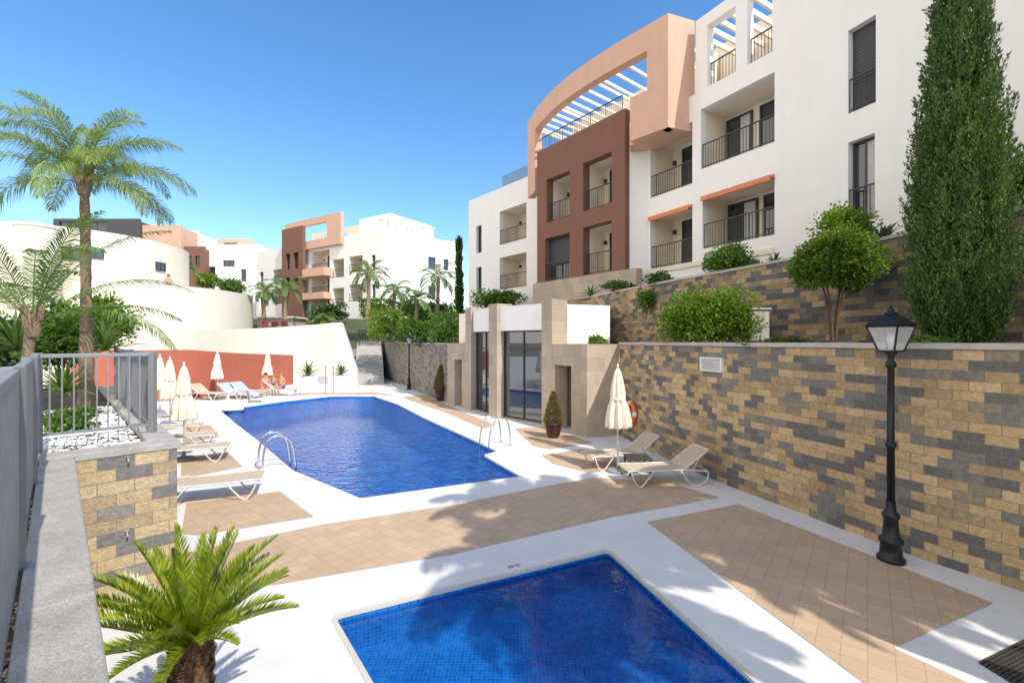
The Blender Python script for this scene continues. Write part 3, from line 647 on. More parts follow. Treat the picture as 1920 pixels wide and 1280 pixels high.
# ------------------------------------------------------------------ main apartment building
MBD=thing('apartment_building','white and brown apartment building with curved salmon crown above the block walls','apartment building',(7,17,4.7))
N1=Fac((8.48,14.7),(-.375,.927)); N2=Fac((8.48,14.7),(-.5,.866)); BF=Fac((4.8,19.33),(-.61,.79)); FW=Fac((1.29,27.5),(-.636,.77))
w1=N1.op(1590,1642,9.2,11.5); w2=N1.op(1590,1640,6.15,8.4); w3=N1.op(1930,1990,6.15,8.4)
m=MB(); wall_grid(m,N1,-14,0,4.6,14.2,[w1,w2,w3]); m.build('wall',WHITE,MBD)
window(N1,MBD,w1,.3,.95,.95); window(N1,MBD,w2,.3,0,.95,True); window(N1,MBD,w3)
sA=N2.s_(1215); b1=N2.op(1314,1453,9.35,11.6); b2=N2.op(1317,1453,6.35,8.3); b3=N2.op(1219,1298,8.95,11.3); b4=N2.op(1219,1298,5.95,8.15)
m=MB(); wall_grid(m,N2,0,sA,4.6,12.3,[b1,b2,b3,b4]); m.build('wall',WHITE,MBD)
balcony(N2,MBD,b1,doors=((.02,.50),(.60,.98)),curt=True,dep=1.5); balcony(N2,MBD,b2,doors=((.02,.46),(.54,.98)),awning=True,curt=True,dep=1.5); balcony(N2,MBD,b3,doors=((.04,.75),),dep=1.4); balcony(N2,MBD,b4,doors=((.04,.75),),awning=True,dep=1.4)
pa=BF.pt(0,.3,0); pb=N2.pt(sA,0,0); f=Fac((pb.x,pb.y),(pa.x-pb.x,pa.y-pb.y)); m=MB(); fbox(m,f,.003,(pa-pb).length,.0,.4,4.6,12.3); m.build('pier',WHITE,MBD)
m=MB(); fbox(m,N2,.0,sA,-.06,-.003,5.75,5.93); m.build('ledge',CREAM,MBD)
sB=BF.s_(1007); o1=BF.op(1093,1147,8.95,11.2); o2=BF.op(1093,1147,5.98,8.2); o3=BF.op(1025,1068,8.95,11.15); o4=BF.op(1022,1068,5.98,8.15)
m=MB(); wall_grid(m,BF,0,sB,5.95,12.8,[o1,o2,o3,o4],0,.45); m.build('brown_front',BROWN,MBD)
for q in (o1,o2,o3): balcony(BF,MBD,q,.45,1.5,doors=((.06,.78),),railh=1.0,rd=.2)
window(BF,MBD,o4,.45,.62,.9)
m=MB(); fbox(m,BF,.0,.35,.453,2.6,5.95,12.8); fbox(m,BF,sB-.3,sB,.453,3.5,5.95,12.8); m.build('brown_side',BROWN,MBD)
m=MB(); wall_grid(m,BF,-.6,sB+.3,4.4,5.945,[],-.03,.4); m.build('stone_plinth',TRAV,MBD)
m=MB(); fbox(m,BF,.4,sB-.35,.5,5,12.5,12.75); m.build('terrace_slab',CREAM,MBD)
railing(BF,.3,sB-.2,.2,12.8,.75,MBD)
pops=[(1.2,2.6,12.85,14.7),(4.0,5.4,12.85,14.7)]
m=MB(); wall_grid(m,BF,-2,sB+1,12.76,15.6,pops,3.6,.3); m.build('penthouse_wall',CREAM,MBD)
class Sh(Fac):
    def __init__(s,f,dep): s.o=f.o+f.n*dep; s.d=f.d; s.n=f.n
for q in pops: window(Sh(BF,3.6),MBD,q)
ARC=catmull([(.9,25.8),(1.50,23.7),(2.45,21.6),(3.98,19.4),(5.9,17.2)],8)
def arc_u(ua,ub):
    out=[]
    for q in ARC:
        u=960+F*q.x/q.y
        if ua<=u<=ub: out.append(q)
    e=[]
    for uu in (ua,ub):
        r=wall_at(ARC,uu)
        e.append(r[0] if r else (ARC[0] if uu==ua else ARC[-1]))
    return [e[0]]+[q for q in out if (q-e[0]).length>.05 and (q-e[1]).length>.05]+[e[1]]
ub=960+F*5.9/17.2-.01; ua=960+F*.9/25.8+.01
m=MB(); poly_wall(m,arc_u(ua,ub),14.3,15.3,.4,-1); m.build('crown_beam',SALMON,MBD)
m=MB(); poly_wall(m,arc_u(ua,1003),11.0,14.297,.4,-1); m.build('crown_pier',SALMON,MBD)
m=MB(); poly_wall(m,arc_u(1213,ub),12.753,14.297,.4,-1); poly_wall(m,arc_u(1181,ub),11.0,12.75,.4,-1); m.build('crown_pier',SALMON,MBD)
e0=ARC[-1]; f=Fac((e0.x,e0.y),(1.15,.42)); m=MB(); fbox(m,f,.003,1.25,.003,.35,11.0,15.3); m.build('crown_end',SALMON,MBD)
q=[wall_at(ARC,1181)[0],ARC[-1]]; m=MB(); m.hexa([(q[0].x+.1,q[0].y+.45,11.003),(q[1].x,q[1].y+.42,11.003),(7.0,18.0,11.003),(5.4,20.4,11.003)],[(q[0].x+.1,q[0].y+.45,11.2),(q[1].x,q[1].y+.42,11.2),(7.0,18.0,11.2),(5.4,20.4,11.2)]); m.build('soffit',SALMON,MBD)
m=MB()
for i in range(17):
    a=ARC[int(2+i*(len(ARC)-4)/16)]; n=BF.n; p0=Vector((a.x,a.y))+n*.42; p1=p0+n*3.4; sd=BF.d*.035
    m.hexa([(p0.x-sd.x,p0.y-sd.y,14.80),(p1.x-sd.x,p1.y-sd.y,14.80),(p1.x+sd.x,p1.y+sd.y,14.80),(p0.x+sd.x,p0.y+sd.y,14.80)],[(p0.x-sd.x,p0.y-sd.y,14.93),(p1.x-sd.x,p1.y-sd.y,14.93),(p1.x+sd.x,p1.y+sd.y,14.93),(p0.x+sd.x,p0.y+sd.y,14.93)])
m.build('pergola_slats',CREAM,MBD)
for u0,u1 in ((1304,1326),(1379,1401),(1448,1462)):
    a,b=sorted((N2.s_(u0),N2.s_(u1))); m=MB(); fbox(m,N2,a,b,.002,.35,12.303,14.6); m.build('column',WHITE,MBD)
m=MB(); fbox(m,N2,.0,N2.s_(1304),.0,.35,14.603,15.05); m.build('roof_beam',WHITE,MBD)
m=MB()
for i in range(7): s=.5+i*.45; fbox(m,N2,s,s+.09,.36,3.4,14.75,14.95)
m.build('pergola_slats',CREAM,MBD)
railing(N2,N2.s_(1379)+.02,N2.s_(1326)-.02,.2,12.3,.95,MBD); railing(N2,N2.s_(1448)+.02,N2.s_(1401)-.02,.2,12.3,.95,MBD)
m=MB(); wall_grid(m,N2,-.5,5.5,12.3,16,[(1.2,2.8,12.4,14.5)],3.4,.3); m.build('penthouse_wall',CREAM,MBD); window(Sh(N2,3.4),MBD,(1.2,2.8,12.4,14.5))
m=MB(); fbox(m,N2,.0,6,.3,8,12.0,12.297); m.build('roof',CREAM,MBD)
m=MB(); fbox(m,N1,-14,0,.31,9,13.6,13.9); m.build('roof',CREAM,MBD)
f1=FW.op(937,987,9.25,11.45); f2=FW.op(937,987,6.3,8.4); f3=FW.op(893,903,9.1,11.0); f4=FW.op(893,903,6.2,8.1)
sF=FW.s_(879); m=MB(); wall_grid(m,FW,-2.2,sF,4.6,13.0,[f1,f2,f3,f4]); m.build('wall',WHITE,MBD)
for q in (f1,f2): balcony(FW,MBD,q,doors=((.05,.7),),rd=.05)
for q in (f3,f4): window(FW,MBD,q)
m=MB(); fbox(m,FW,sF-.3,sF,.303,9,4.6,13.0); m.build('end_wall',WHITE,MBD)
m=MB(); fbox(m,FW,-.4,FW.s_(940),.08,.1,13.0,13.75); m.build('glass_balustrade',BGLASS,MBD)
m=MB(); fbox(m,FW,-2,sF-.31,.31,8,12.5,12.7); m.build('roof',CREAM,MBD)
# ------------------------------------------------------------------ pavilion
PV=thing('pool_pavilion','travertine pool pavilion with tall columns and dark glass','pavilion',(0,17,0))
cs=[(-1.86,19.33,.46),(-.73,17.35,.56),(1.18,15.46,.54)]
for x,y,wd in cs:
    f=Fac((x,y),(-.587,.81)); m=MB(); wall_grid(m,f,-wd/2,wd/2,0,4.33,[],0,.7); m.build('column',TRAV,PV,bevel=0)
for (a,b) in ((cs[0],cs[1]),(cs[1],cs[2])):
    d=Vector((b[0]-a[0],b[1]-a[1])); L=d.length; f=Fac((a[0],a[1]),d); s0=a[2]/2+.02; s1=L-b[2]/2-.0
    m=MB(); fbox(m,f,s0,s1,.12,.4,3.3,4.2); m.build('upper_panel',WHITE,PV)
    g=gdoor(f,s0,s1,.3,.05,3.297,PV,'glass_wall',False,PGLASS,FRAME,.05)
    m=MB(); fbox(m,f,s0,s1,.24,.36,2.60,2.64); m.build('transom',FRAME,g)
    m=MB(); fbox(m,f,s0,s1,.1,.5,0,.048); m.build('threshold',TRAV,PV)
f=Fac((1.33,15.27),(.93,-1.53)); L=math.hypot(.93,1.53); dr=f.op(1040,1071,0,2.12)
m=MB(); wall_grid(m,f,0,L,0,2.82,[dr],0,.5); m.build('block_wall',TRAV,PV)
g=Fac((2.26,13.74),(1.05,.36)); m=MB(); wall_grid(m,g,.003,1.12,0,2.815,[],0,.5); m.build('block_wall',TRAV,PV)
m=MB(); m.face([(1.0,16.3,2.2),(3.2,16.2,2.2),(3.2,16.2,0),(1.0,16.3,0)]); m.build('inner_wall',TRAV,PV)
m=MB(); m.hexa([(1.4,15.4,2.6),(2.4,13.9,2.6),(3.5,14.4,2.6),(3.8,17,2.6),(1.6,17,2.6)],[(1.4,15.4,2.8),(2.4,13.9,2.8),(3.5,14.4,2.8),(3.8,17,2.8),(1.6,17,2.8)]); m.build('roof',TRAV,PV)
m=MB(); m.hexa([(1.40,15.75,2.82),(3.55,16.5,2.82),(4.0,19.5,2.82),(0,19.5,2.82)],[(1.40,15.75,4.2),(3.55,16.5,4.2),(4.0,19.5,4.2),(0,19.5,4.2)]); m.build('upper_block',WHITE,PV)
m=MB(); m.hexa([(1.3,15.9,4.203),(-.7,17.8,4.203),(-1.9,19.8,4.203),(-1,21.5,4.203),(2,19,4.203)],[(1.3,15.9,4.25),(-.7,17.8,4.25),(-1.9,19.8,4.25),(-1,21.5,4.25),(2,19,4.25)]); m.build('roof',CONC,PV)
f=Fac((-2.02,19.75),(-.95,1.3)); dl=f.op(852,866,0,2.1); m=MB(); wall_grid(m,f,0,1.65,0,2.82,[dl],0,.5); m.build('block_wall',TRAV,PV)
m=MB(); fbox(m,f,-.2,1.6,1.6,1.8,0,2.8); fbox(m,f,.05,1.6,.5,1.6,2.6,2.8); m.build('inner_wall',TRAV,PV)
m=MB(); m.hexa([(-2.5,21.5,0),(3.5,17,0),(3.7,17.2,0),(-2.3,21.7,0)],[(-2.5,21.5,4.2),(3.5,17,4.2),(3.7,17.2,4.2),(-2.3,21.7,4.2)]); m.build('back_wall',CREAM,PV)
# ------------------------------------------------------------------ far stone walls and stairs
t=thing('stone_wall','grey stone block wall beyond pavilion beside the far stairs','wall',(-5.5,26,0))
SWp=catmull([(-2.9,21.35),(-4.1,23.6),(-5.3,26.1),(-7.0,30),(-8.7,33),(-11.6,40)],4); zs=[2.75 if p.y<31 else 2.75+(p.y-31)*.12 for p in SWp]
m=MB(); poly_wall(m,SWp,-.1,zs,.4,1); m.build('block_face',GBLOCK,t)
m=MB(); ns=norms(SWp)
for i in range(len(SWp)-1):
    A=[Vector((SWp[k].x,SWp[k].y))+ns[k]*q for k,q in ((i,-.04),(i+1,-.04),(i+1,.44),(i,.44))]; zz=[zs[i],zs[i+1],zs[i+1],zs[i]]
    m.hexa([(p.x,p.y,z+.003) for p,z in zip(A,zz)],[(p.x,p.y,z+.07) for p,z in zip(A,zz)])
m.build('coping',CONC,t)
t=thing('stone_staircase','stone staircase rising beside the grey wall at far end of pool','stairs',(-9.2,30,0))
m=MB(); d=Vector((-.30,.954)); sdv=Vector((.954,.30))
for i in range(17):
    p=Vector((-9.6,30.5))+d*.42*i; q=p+d*.46; a=p-sdv*.9; b=p+sdv*1.0; c=q+sdv*1.0; e=q-sdv*.9
    m.hexa([(a.x,a.y,0),(b.x,b.y,0),(c.x,c.y,0),(e.x,e.y,0)],[(a.x,a.y,.17*(i+1)),(b.x,b.y,.17*(i+1)),(c.x,c.y,.17*(i+1)),(e.x,e.y,.17*(i+1))])
m.build('steps',CONC,t)
f=Fac((-11.2,36.2),(.954,.30)); t=thing('iron_gate','dark iron bar gate at top of the far stairs','gate',f.pt(0,0,2.4))
railing(f,-.9,.9,0,2.35,1.4,t,.12,BLACKM,.014).name='bars'
m=MB(); fbox(m,f,-.95,-.88,-.03,.03,2.3,3.8); fbox(m,f,.88,.95,-.03,.03,2.3,3.8); fbox(m,f,-.88,.88,-.025,.025,3.73,3.8); m.build('gate_frame',BLACKM,t)
t=thing('stair_parapet','white sloping stair parapet between cream wall and far stairs','wall',(-11.5,32,0))
m=MB(); pl=[(626,606),(640,604),(668,688),(670,733),(626,733)]; m.hexa([P(u,v,31) for u,v in pl],[P(u,v,31)+Vector((-.45,1.6,0)) for u,v in pl]); m.build('parapet_wall',WHITE,t,bevel=.02)
t=thing('white_planter','low curved white planter below the notice board','planter',G(612,735))
m=MB(); pl=[(557,736),(557,706),(640,705),(655,700),(668,690),(670,736)]; m.hexa([P(u,v,26) for u,v in pl],[P(u,v,26)+Vector((-.4,1.5,0)) for u,v in pl]); m.build('planter_wall',WHITE,t,bevel=.03)
t=thing('notice_board','white notice board on posts in front of white planter','sign',G(616,732))
m=MB(); a=P(607,686,25.3); b=P(627,664,25.3); m.box(a.x,b.x,25.28,25.32,a.z,b.z); m.build('board',WPL,t,bevel=.01)
for x in (a.x+.08,b.x-.08): m=MB(); m.box(x-.02,x+.02,25.33,25.37,0,b.z-.05); m.build('post',FENCE,t)
# ------------------------------------------------------------------ left walls
def pxline(l): return [((u-960)*Y/F,Y) for u,Y in l]
RW=catmull(pxline([(130,20.5),(230,21.2),(350,23),(450,26),(550,31)]),9)
t=thing('terracotta_wall','curved terracotta red wall behind far sun loungers','wall',(RW[10].x,RW[10].y,0)); k=len(RW)
m=MB(); poly_wall(m,RW,-.1,[2.48 if i<k*.5 else 2.48-.55*(i-k*.5)/(k*.5) for i in range(k)],.35,-1); m.build('wall_face',RED,t)
CW=catmull(pxline([(130,24),(230,25),(350,27),(470,31.5),(560,34),(628,36)]),9); k=len(CW)
t=thing('cream_wall','cream boundary wall above the terracotta wall','wall',(CW[10].x,CW[10].y,0))
m=MB(); poly_wall(m,CW,-.1,[3.25+1.15*(i/(k-1))**1.5 for i in range(k)],.4,-1); m.build('wall_face',CREAMW,t)
def cyl_wall(name,label,c,rad,z0,z1,wins=(),mat=CREAMW):
    t=thing(name,label,'building',(c[0],c[1],0)); m=MB(); n=180; vs=[];fs=[]
    for z in (z0,z1):
        for i in range(n): vs.append((c[0]+rad*math.cos(2*math.pi*i/n),c[1]+rad*math.sin(2*math.pi*i/n),z))
    m.raw(vs,[(i,(i+1)%n,n+(i+1)%n,n+i) for i in range(n)]); m.build('wall',mat,t,smooth=True)
    m=MB(); pr=[(c[0]+rr*math.cos(2*math.pi*i/n),c[1]+rr*math.sin(2*math.pi*i/n)) for rr in (rad+.02,rad-.3) for i in range(n)]
    for i in range(n):
        j=(i+1)%n; m.face([(*pr[i],z1+.002),(*pr[j],z1+.002),(*pr[n+j],z1+.002),(*pr[n+i],z1+.002)]); m.face([(*pr[n+i],z1+.002),(*pr[n+j],z1+.002),(*pr[n+j],z1-1),(*pr[n+i],z1-1)])
    m.build('parapet',mat,t)
    m=MB(); poly_fill(m,[[(c[0]+(rad-.3)*math.cos(2*math.pi*i/n),c[1]+(rad-.3)*math.sin(2*math.pi*i/n)) for i in range(n)]],z1-.9); m.build('roof',CREAM,t)
    for u,v0,v1,w in wins:
        k=(u-960)/F; A=k*k+1; B=-2*(k*c[0]+c[1]); Cc=c[0]**2+c[1]**2-rad*rad; D=B*B-4*A*Cc
        if D<0: continue
        Y=(-B-math.sqrt(D))/(2*A); p=Vector((k*Y,Y)); nrm=(p-Vector(c)).normalized(); f=Fac((p.x,p.y),(-nrm.y,nrm.x)); f.n=-nrm
        z0_=H+(640-v1)*Y/F; z1_=H+(640-v0)*Y/F
        gdoor(f,-w/2,w/2,-.08,z0_,z1_,t,'window')
    return t
cyl_wall('round_terrace_building','lower curved cream drum of terraced building at left',(-33.1,40),9.0,0,7.2)
cyl_wall('round_building','upper curved cream building with small dark windows at left',(-36.5,38.5),7.5,6,11.1,((128,463,487,1.4),(178,466,484,1.0),(300,492,508,.9)))
a=P(70,510,29.5)
t=thing('round_turret','plain pale round turret left of the curved building','building',(a.x,29.5,0)); m=MB(); lathe(m,[(1.1,0),(1.1,H+(640-428)*29.5/F)],(a.x,29.5,0),48); m.build('turret_wall',CREAMW,t); m=MB(); lathe(m,[(1.18,0),(1.18,.15)],(a.x,29.5,H+(640-428)*29.5/F+.002),48); m.build('cap',WHITE,t)
a=P(483,622,44); b=P(548,596,44); t=thing('utility_hut','small pink utility hut with maroon doors below far building','hut',(a.x,44,a.z)); m=MB(); m.box(a.x,b.x,44,47,a.z-2,b.z); m.build('wall',PINKH,t)
for k in (.15,.42,.7): m=MB(); m.box(a.x+(b.x-a.x)*k,a.x+(b.x-a.x)*(k+.17),43.95,43.999,a.z-.5,b.z-.35); m.build('door',MAROON,t)
m=MB(); m.box(a.x-.2,b.x+.2,43.7,47.2,b.z+.002,b.z+.15); m.build('roof',CREAM,t)
# ------------------------------------------------------------------ hill and far buildings
m=MB(); m.face([(-90,37,2.3),(-5,37,2.3),(-2,50,5.4),(-100,50,5.4)]); m.face([(-100,50,5.4),(-2,50,5.4),(60,140,9),(-160,140,9)]); tag(m.build('hillside',GRASSH),kind='structure')
FB=thing('far_apartment_building','middle distance white apartment building with brown block and salmon crown','apartment building',(-20,55,5))
L1=Fac((-14.36,50),(-.85,.53)); R1=Fac((-14.36,50),(.75,.66))
def zz(f,u,v): return f.z_(u,v)
ops=[]
for va,vb in ((480,510),(533,565)): ops.append(L1.op(655,680,zz(L1,667,vb),zz(L1,667,va)))
for va,vb in ((486,520),(540,575)): ops.append(L1.op(624,645,zz(L1,634,vb),zz(L1,634,va)))
for va,vb in ((470,508),(518,552),(560,588)): ops.append(L1.op(584,618,zz(L1,600,vb),zz(L1,600,va)))
for va,vb in ((505,530),(545,570)): ops.append(L1.op(512,532,zz(L1,522,vb),zz(L1,522,va)))
wn=[L1.op(697,704,zz(L1,700,505),zz(L1,700,478)),L1.op(697,704,zz(L1,700,560),zz(L1,700,533)),L1.op(487,494,zz(L1,490,536),zz(L1,490,510)),L1.op(487,494,zz(L1,490,580),zz(L1,490,556))]
m=MB(); wall_grid(m,L1,0,L1.s_(481),3.5,15.2,ops+wn); m.build('wall',WHITE,FB)
for i,q in enumerate(ops): balcony(L1,FB,q,doors=((.08,.72),),rail=True,rd=.0)
for q in wn: window(L1,FB,q)
wr=[R1.op(803,817,zz(R1,810,505),zz(R1,810,482)),R1.op(832,841,zz(R1,836,507),zz(R1,836,486)),R1.op(803,817,zz(R1,810,560),zz(R1,810,536))]
m=MB(); wall_grid(m,R1,.0,R1.s_(868),3.5,15.2,wr); m.build('wall',WHITE,FB)
for q in wr: window(R1,FB,q)
bo=[L1.op(548,556,9,11),L1.op(548,556,12,14),L1.op(562,572,9,11),L1.op(562,572,12,14)]
m=MB(); wall_grid(m,L1,L1.s_(580),L1.s_(541),3.5,17.2,bo,-.9,.4); m.build('brown_block',BROWN,FB)
for q in bo: window(Sh(L1,-.9),FB,q,.4)
s0,s1=L1.s_(645),L1.s_(541); m=MB(); wall_grid(m,L1,s0,s1,14.3,18.0,[(s0+2.6,s1-.7,15.3,17.2)],.0-.45,.4); m.build('crown',SALMON,FB)
m=MB(); wall_grid(m,L1,s0+.3,s1-.3,14.9,17.4,[(s0+3.5,s0+5,15.3,17),(s0+7,s0+9,15.3,17)],3.2,.3); m.build('penthouse_wall',CREAM,FB)
m=MB()
for va,vb in ((505,520),(550,562)): a,b=L1.s_(622),L1.s_(582); fbox(m,L1,a,b,-1.1,-.003,zz(L1,600,vb),zz(L1,600,va))
m.build('balcony_front',SALMON,FB)
m=MB(); fbox(m,L1,.8,L1.s_(648),2.0,9,15.2,17.6); m.build('penthouse_wall',WHITE,FB); m=MB()
for i in range(7): fbox(m,R1,.6+i*.9,.75+i*.9,.3,3.5,16.6,16.75)
fbox(m,R1,.4,7,.3,.5,16.4,16.59); m.build('pergola_slats',WHITE,FB)
for s in (.5,3.5,6.6): m=MB(); fbox(m,R1,s,s+.25,.31,.5,15.2,16.4); m.build('pergola_post',WHITE,FB)
m=MB(); fbox(m,L1,.1,L1.s_(482),.31,10,14.5,14.8); m.build('roof',CREAM,FB)
def simple_block(name,label,boxes):
    t=None
    for (u0,u1,v0,v1,Y,D,mat,wins) in boxes:
        a=P(u0,v1,Y); b=P(u1,v0,Y)
        if t is None: t=thing(name,label,'building',(a.x,Y,a.z))
        f=Fac((a.x,Y),(1,.0)); f.n=Vector((0,1)); ws=[]
        for (wa,wb,wc,wd) in wins: ws.append(f.op(wa,wb,f.z_(wa,wd),f.z_(wa,wc)))
        m=MB(); wall_grid(m,f,0,b.x-a.x,a.z-4,b.z,ws,0,.3); m.build('wall',mat,t)
        for q in ws: window(f,t,q)
        m=MB(); fbox(m,f,0,b.x-a.x,.303,D,a.z-4,b.z-.4); m.build('block',mat,t)
    return t
simple_block('hillside_building','white and salmon building in the gap right of curved drum',[(382,492,458,560,68,10,WHITE,[(392,404,500,520),(418,440,488,500),(452,462,505,528)]),(345,384,462,560,67,10,BROWN,[(352,360,480,500),(366,376,480,500)]),(285,372,433,470,70,10,WHITE,[(300,316,445,458)]),(408,470,448,470,72,8,SALMON,[(420,445,455,465)])])
simple_block('hilltop_building','salmon and white hilltop building with dark glazed roof storey at far left',[(100,262,410,445,66,10,BLIND,[(110,150,416,436),(160,200,416,436)]),(250,340,422,450,66.5,10,SALMON,[]),(-40,48,420,520,60,10,SALMON,[(5,25,435,455)])])
# ------------------------------------------------------------------ umbrellas and loungers
def umb_proto():
    t=thing('parasol','folded cream parasol between right-hand loungers','parasol',(2.36,10.15,0),0,'folded cream parasols around the pool')
    L=False; m=MB(); lathe(m,[(.019,.06),(.019,2.36)],(0,0,0),8); m.build('pole',TUBE,t,L,True)
    m=MB()
    lathe(m,[(.22,.98),(.235,1.02),(.22,1.2),(.18,1.45),(.14,1.62),(.145,1.75),(.11,2.0),(.065,2.22),(.02,2.31)],(0,0,0),48,lambda a,z:1+.26*math.cos(8*a+ z*.9)*(1.1 if z<1.5 else .7)+.08*math.sin(3*a+z*2)); m.build('canopy',FAB,t,L,True)
    m=MB(); lathe(m,[(.165,1.60),(.17,1.62),(.165,1.65)],(0,0,0),20); m.build('tie_strap',FAB,t,L)
    m=MB(); lathe(m,[(.02,2.31),(.03,2.33),(.03,2.37),(.01,2.41)],(0,0,0),10); m.build('finial',TUBE,t,L,True)
    m=MB(); lathe(m,[(.24,0),(.24,.05),(.2,.07),(.035,.075),(.035,.32),(.02,.33)],(0,0,0),20); m.build('base',STONEB,t,L,False)
    return t
um=umb_proto()
for (u,v,lab) in ((345,862,'nearest folded cream parasol beside left loungers'),(319,803,'second folded cream parasol in left row'),(300,777,'leftmost folded cream parasol in left row'),(408,746,'folded cream parasol before terracotta wall near left lounger'),(502,736,'folded cream parasol beside the bathers at far end')):
    p=G(u,v); dup(um,(p.x,p.y,0),u*.37,lab)
def lounger_proto(label,ang,loc,rz):
    t=thing('sun_lounger',label,'sun lounger',loc,rz,'tan sun loungers around the pool'); L=False; w=.31; L1_=1.22
    ca,sa=math.cos(ang),math.sin(ang)
    def strip(pts,name,mat):
        m=MB()
        for i in range(len(pts)-1):
            (x0,z0),(x1,z1)=pts[i],pts[i+1]; m.hexa([(x0,-w,z0-.012),(x1,-w,z1-.012),(x1,w,z1-.012),(x0,w,z0-.012)],[(x0,-w,z0),(x1,-w,z1),(x1,w,z1),(x0,w,z0)])
        return m.build(name,mat,t,L)
    strip([(0.0,.33),(.08,.36),(.3,.355),(.7,.34),(1.0,.345),(L1_,.355)],'seat',SLING)
    bp=[(L1_+.02+ca*q,.36+sa*q) for q in (0,.2,.45,.7)]; bp.append((bp[-1][0]+.05,bp[-1][1]-.02)); strip(bp,'backrest',SLING)
    m=MB()
    for s in (-1,1):
        y=s*(w+.015); tube(m,catmull([(0,y,.30),(.05,y,.35),(.5,y,.34),(L1_,y,.345),(1.6,y,.32),(1.78,y,.30)],4),.017,7)
        tube(m,[(L1_+.02,y,.36)]+[(x,y,z) for x,z in bp[1:4]],.015,7)
    for x,z in ((.02,.315),(L1_,.335),(1.78,.30)): tube(m,[(x,-w-.015,z),(x,w+.015,z)],.015,7)
    tube(m,[(bp[3][0],-w-.015,bp[3][1]-.01),(bp[3][0],w+.015,bp[3][1]-.01)],.015,7)
    m.build('frame',TUBE,t,L,True)
    for s in (-1,1):
        y=s*(w+.03)
        m=MB(); tube(m,catmull([(.55,y,.34),(.38,y,.12),(.28,y,.02),(.2,y,.03),(.10,y,.2),(.06,y,.33)],4),.016,7); m.build('leg',TUBE,t,L,True)
        m=MB(); tube(m,catmull([(1.15,y,.34),(1.32,y,.12),(1.45,y,.02),(1.62,y,.03),(1.76,y,.14),(1.78,y,.30)],4),.016,7); m.build('leg',TUBE,t,L,True)
        m=MB(); tube(m,[(1.45,s*(w-.02),.31),(bp[2][0],s*(w-.02),bp[2][1]-.02)],.01,6); m.build('back_strut',TUBE,t,L)
    return t
l1=lounger_proto('nearer tan sun lounger with raised back by block wall',math.radians(36),(2.28,9.32,0),math.radians(6)); l1.scale=(.93,.93,.93)
dup(l1,(1.72,10.42,0),math.radians(14),'farther tan sun lounger with raised back behind parasol on right',scale=.93)
lf=lounger_proto('nearest flat tan lounger beside left pool ladder',math.radians(3),(-4.8,8.75,0),math.radians(203))
for (x,y,lab) in ((-7.05,11.35,'second flat tan lounger in left row'),(-8.3,12.75,'third flat tan lounger in left row'),(-9.6,14.1,'fourth flat tan lounger in left row'),(-10.9,15.7,'farthest flat tan lounger in left row')): dup(lf,(x,y,0),math.radians(205),lab)
for (u,v,rz,lab) in ((418,750,165,'tan lounger with raised back in front of terracotta wall'),(466,748,160,'lounger under left striped blue towel at far end'),(490,746,160,'lounger under right striped blue towel at far end'),(560,741,175,'lounger beside the bathers at far end')):
    p=G(u,v); dup(l1,(p.x,p.y,0),math.radians(rz),lab)
def towel(u,v,rz,lab):
    p=G(u,v); t=thing('beach_towel',lab,'towel',(p.x,p.y,0),math.radians(rz),'striped towels on far loungers'); a=math.radians(36); m=MB(); pts=[(.3,.368),(.7,.356),(1.0,.36),(1.23,.37),(1.24+math.cos(a)*.3,.376+math.sin(a)*.3),(1.24+math.cos(a)*.66,.376+math.sin(a)*.66)]
    for i in range(len(pts)-1):
        (x0,z0),(x1,z1)=pts[i],pts[i+1]; m.hexa([(x0,-.29,z0),(x1,-.29,z1),(x1,.29,z1),(x0,.29,z0)],[(x0,-.29,z0+.012),(x1,-.29,z1+.012),(x1,.29,z1+.012),(x0,.29,z0+.012)])
    m.build('cloth',TOWEL,t,False)
towel(466,748,160,'blue striped towel on left of two far loungers'); towel(490,746,160,'blue striped towel on right of two far loungers')
t=thing('side_table','low dark side table between right-hand loungers','table',(2.75,9.98,0)); m=MB()
for i in range(6): m.box(-.26,.26,-.26+i*.088,-.19+i*.088,.36,.385)
m.build('tabletop',DTAB,t,False,bevel=.004)
for x in (-1,1):
    for y in (-1,1): m=MB(); m.box(x*.22-.02,x*.22+.02,y*.22-.02,y*.22+.02,0,.359); m.build('leg',DTAB,t,False)
def ladder_proto(label,loc,rz):
    t=thing('pool_ladder',label,'pool ladder',loc,rz,'steel pool ladders'); L=False
    for y in (-.26,.26):
        m=MB(); tube(m,catmull([(-.55,y,0),(-.52,y,.45),(-.40,y,.74),(-.18,y,.78),(.03,y,.62),(.12,y,.2),(.14,y,-.3),(.14,y,-.9)],6),.021,10); m.build('handrail',CHROME,t,L,True)
        m=MB(); lathe(m,[(.05,.004),(.05,.03),(.03,.04)],(-.55,y,0),12); m.build('foot_flange',CHROME,t,L)
    for z in (-.2,-.5,-.8): m=MB(); m.box(.09,.18,-.24,.24,z-.015,z+.015); m.build('step',CHROME,t,L)
    return t
la=ladder_proto('steel pool ladder on left edge of large pool',(-5.22,10.55,0),math.atan2(.62,.78))
pk=g2(912,836); dup(la,(pk[0]+.06,pk[1]-.02,0),math.radians(180+32),'steel pool ladder on right edge of large pool')
p=G(440,768); t=thing('pool_lift','pale grey pool lift at far left corner of pool','pool lift',(p.x,p.y,0),.5); m=MB(); m.box(-.35,.35,-.25,.25,.0,.12); m.build('base',WPL,t,False,bevel=.02)
m=MB(); tube(m,catmull([(-.25,0,.12),(-.22,0,.6),(0,0,.85),(.5,0,.8),(.75,0,.5)],5),.05,8); m.build('arm',WPL,t,False,True)
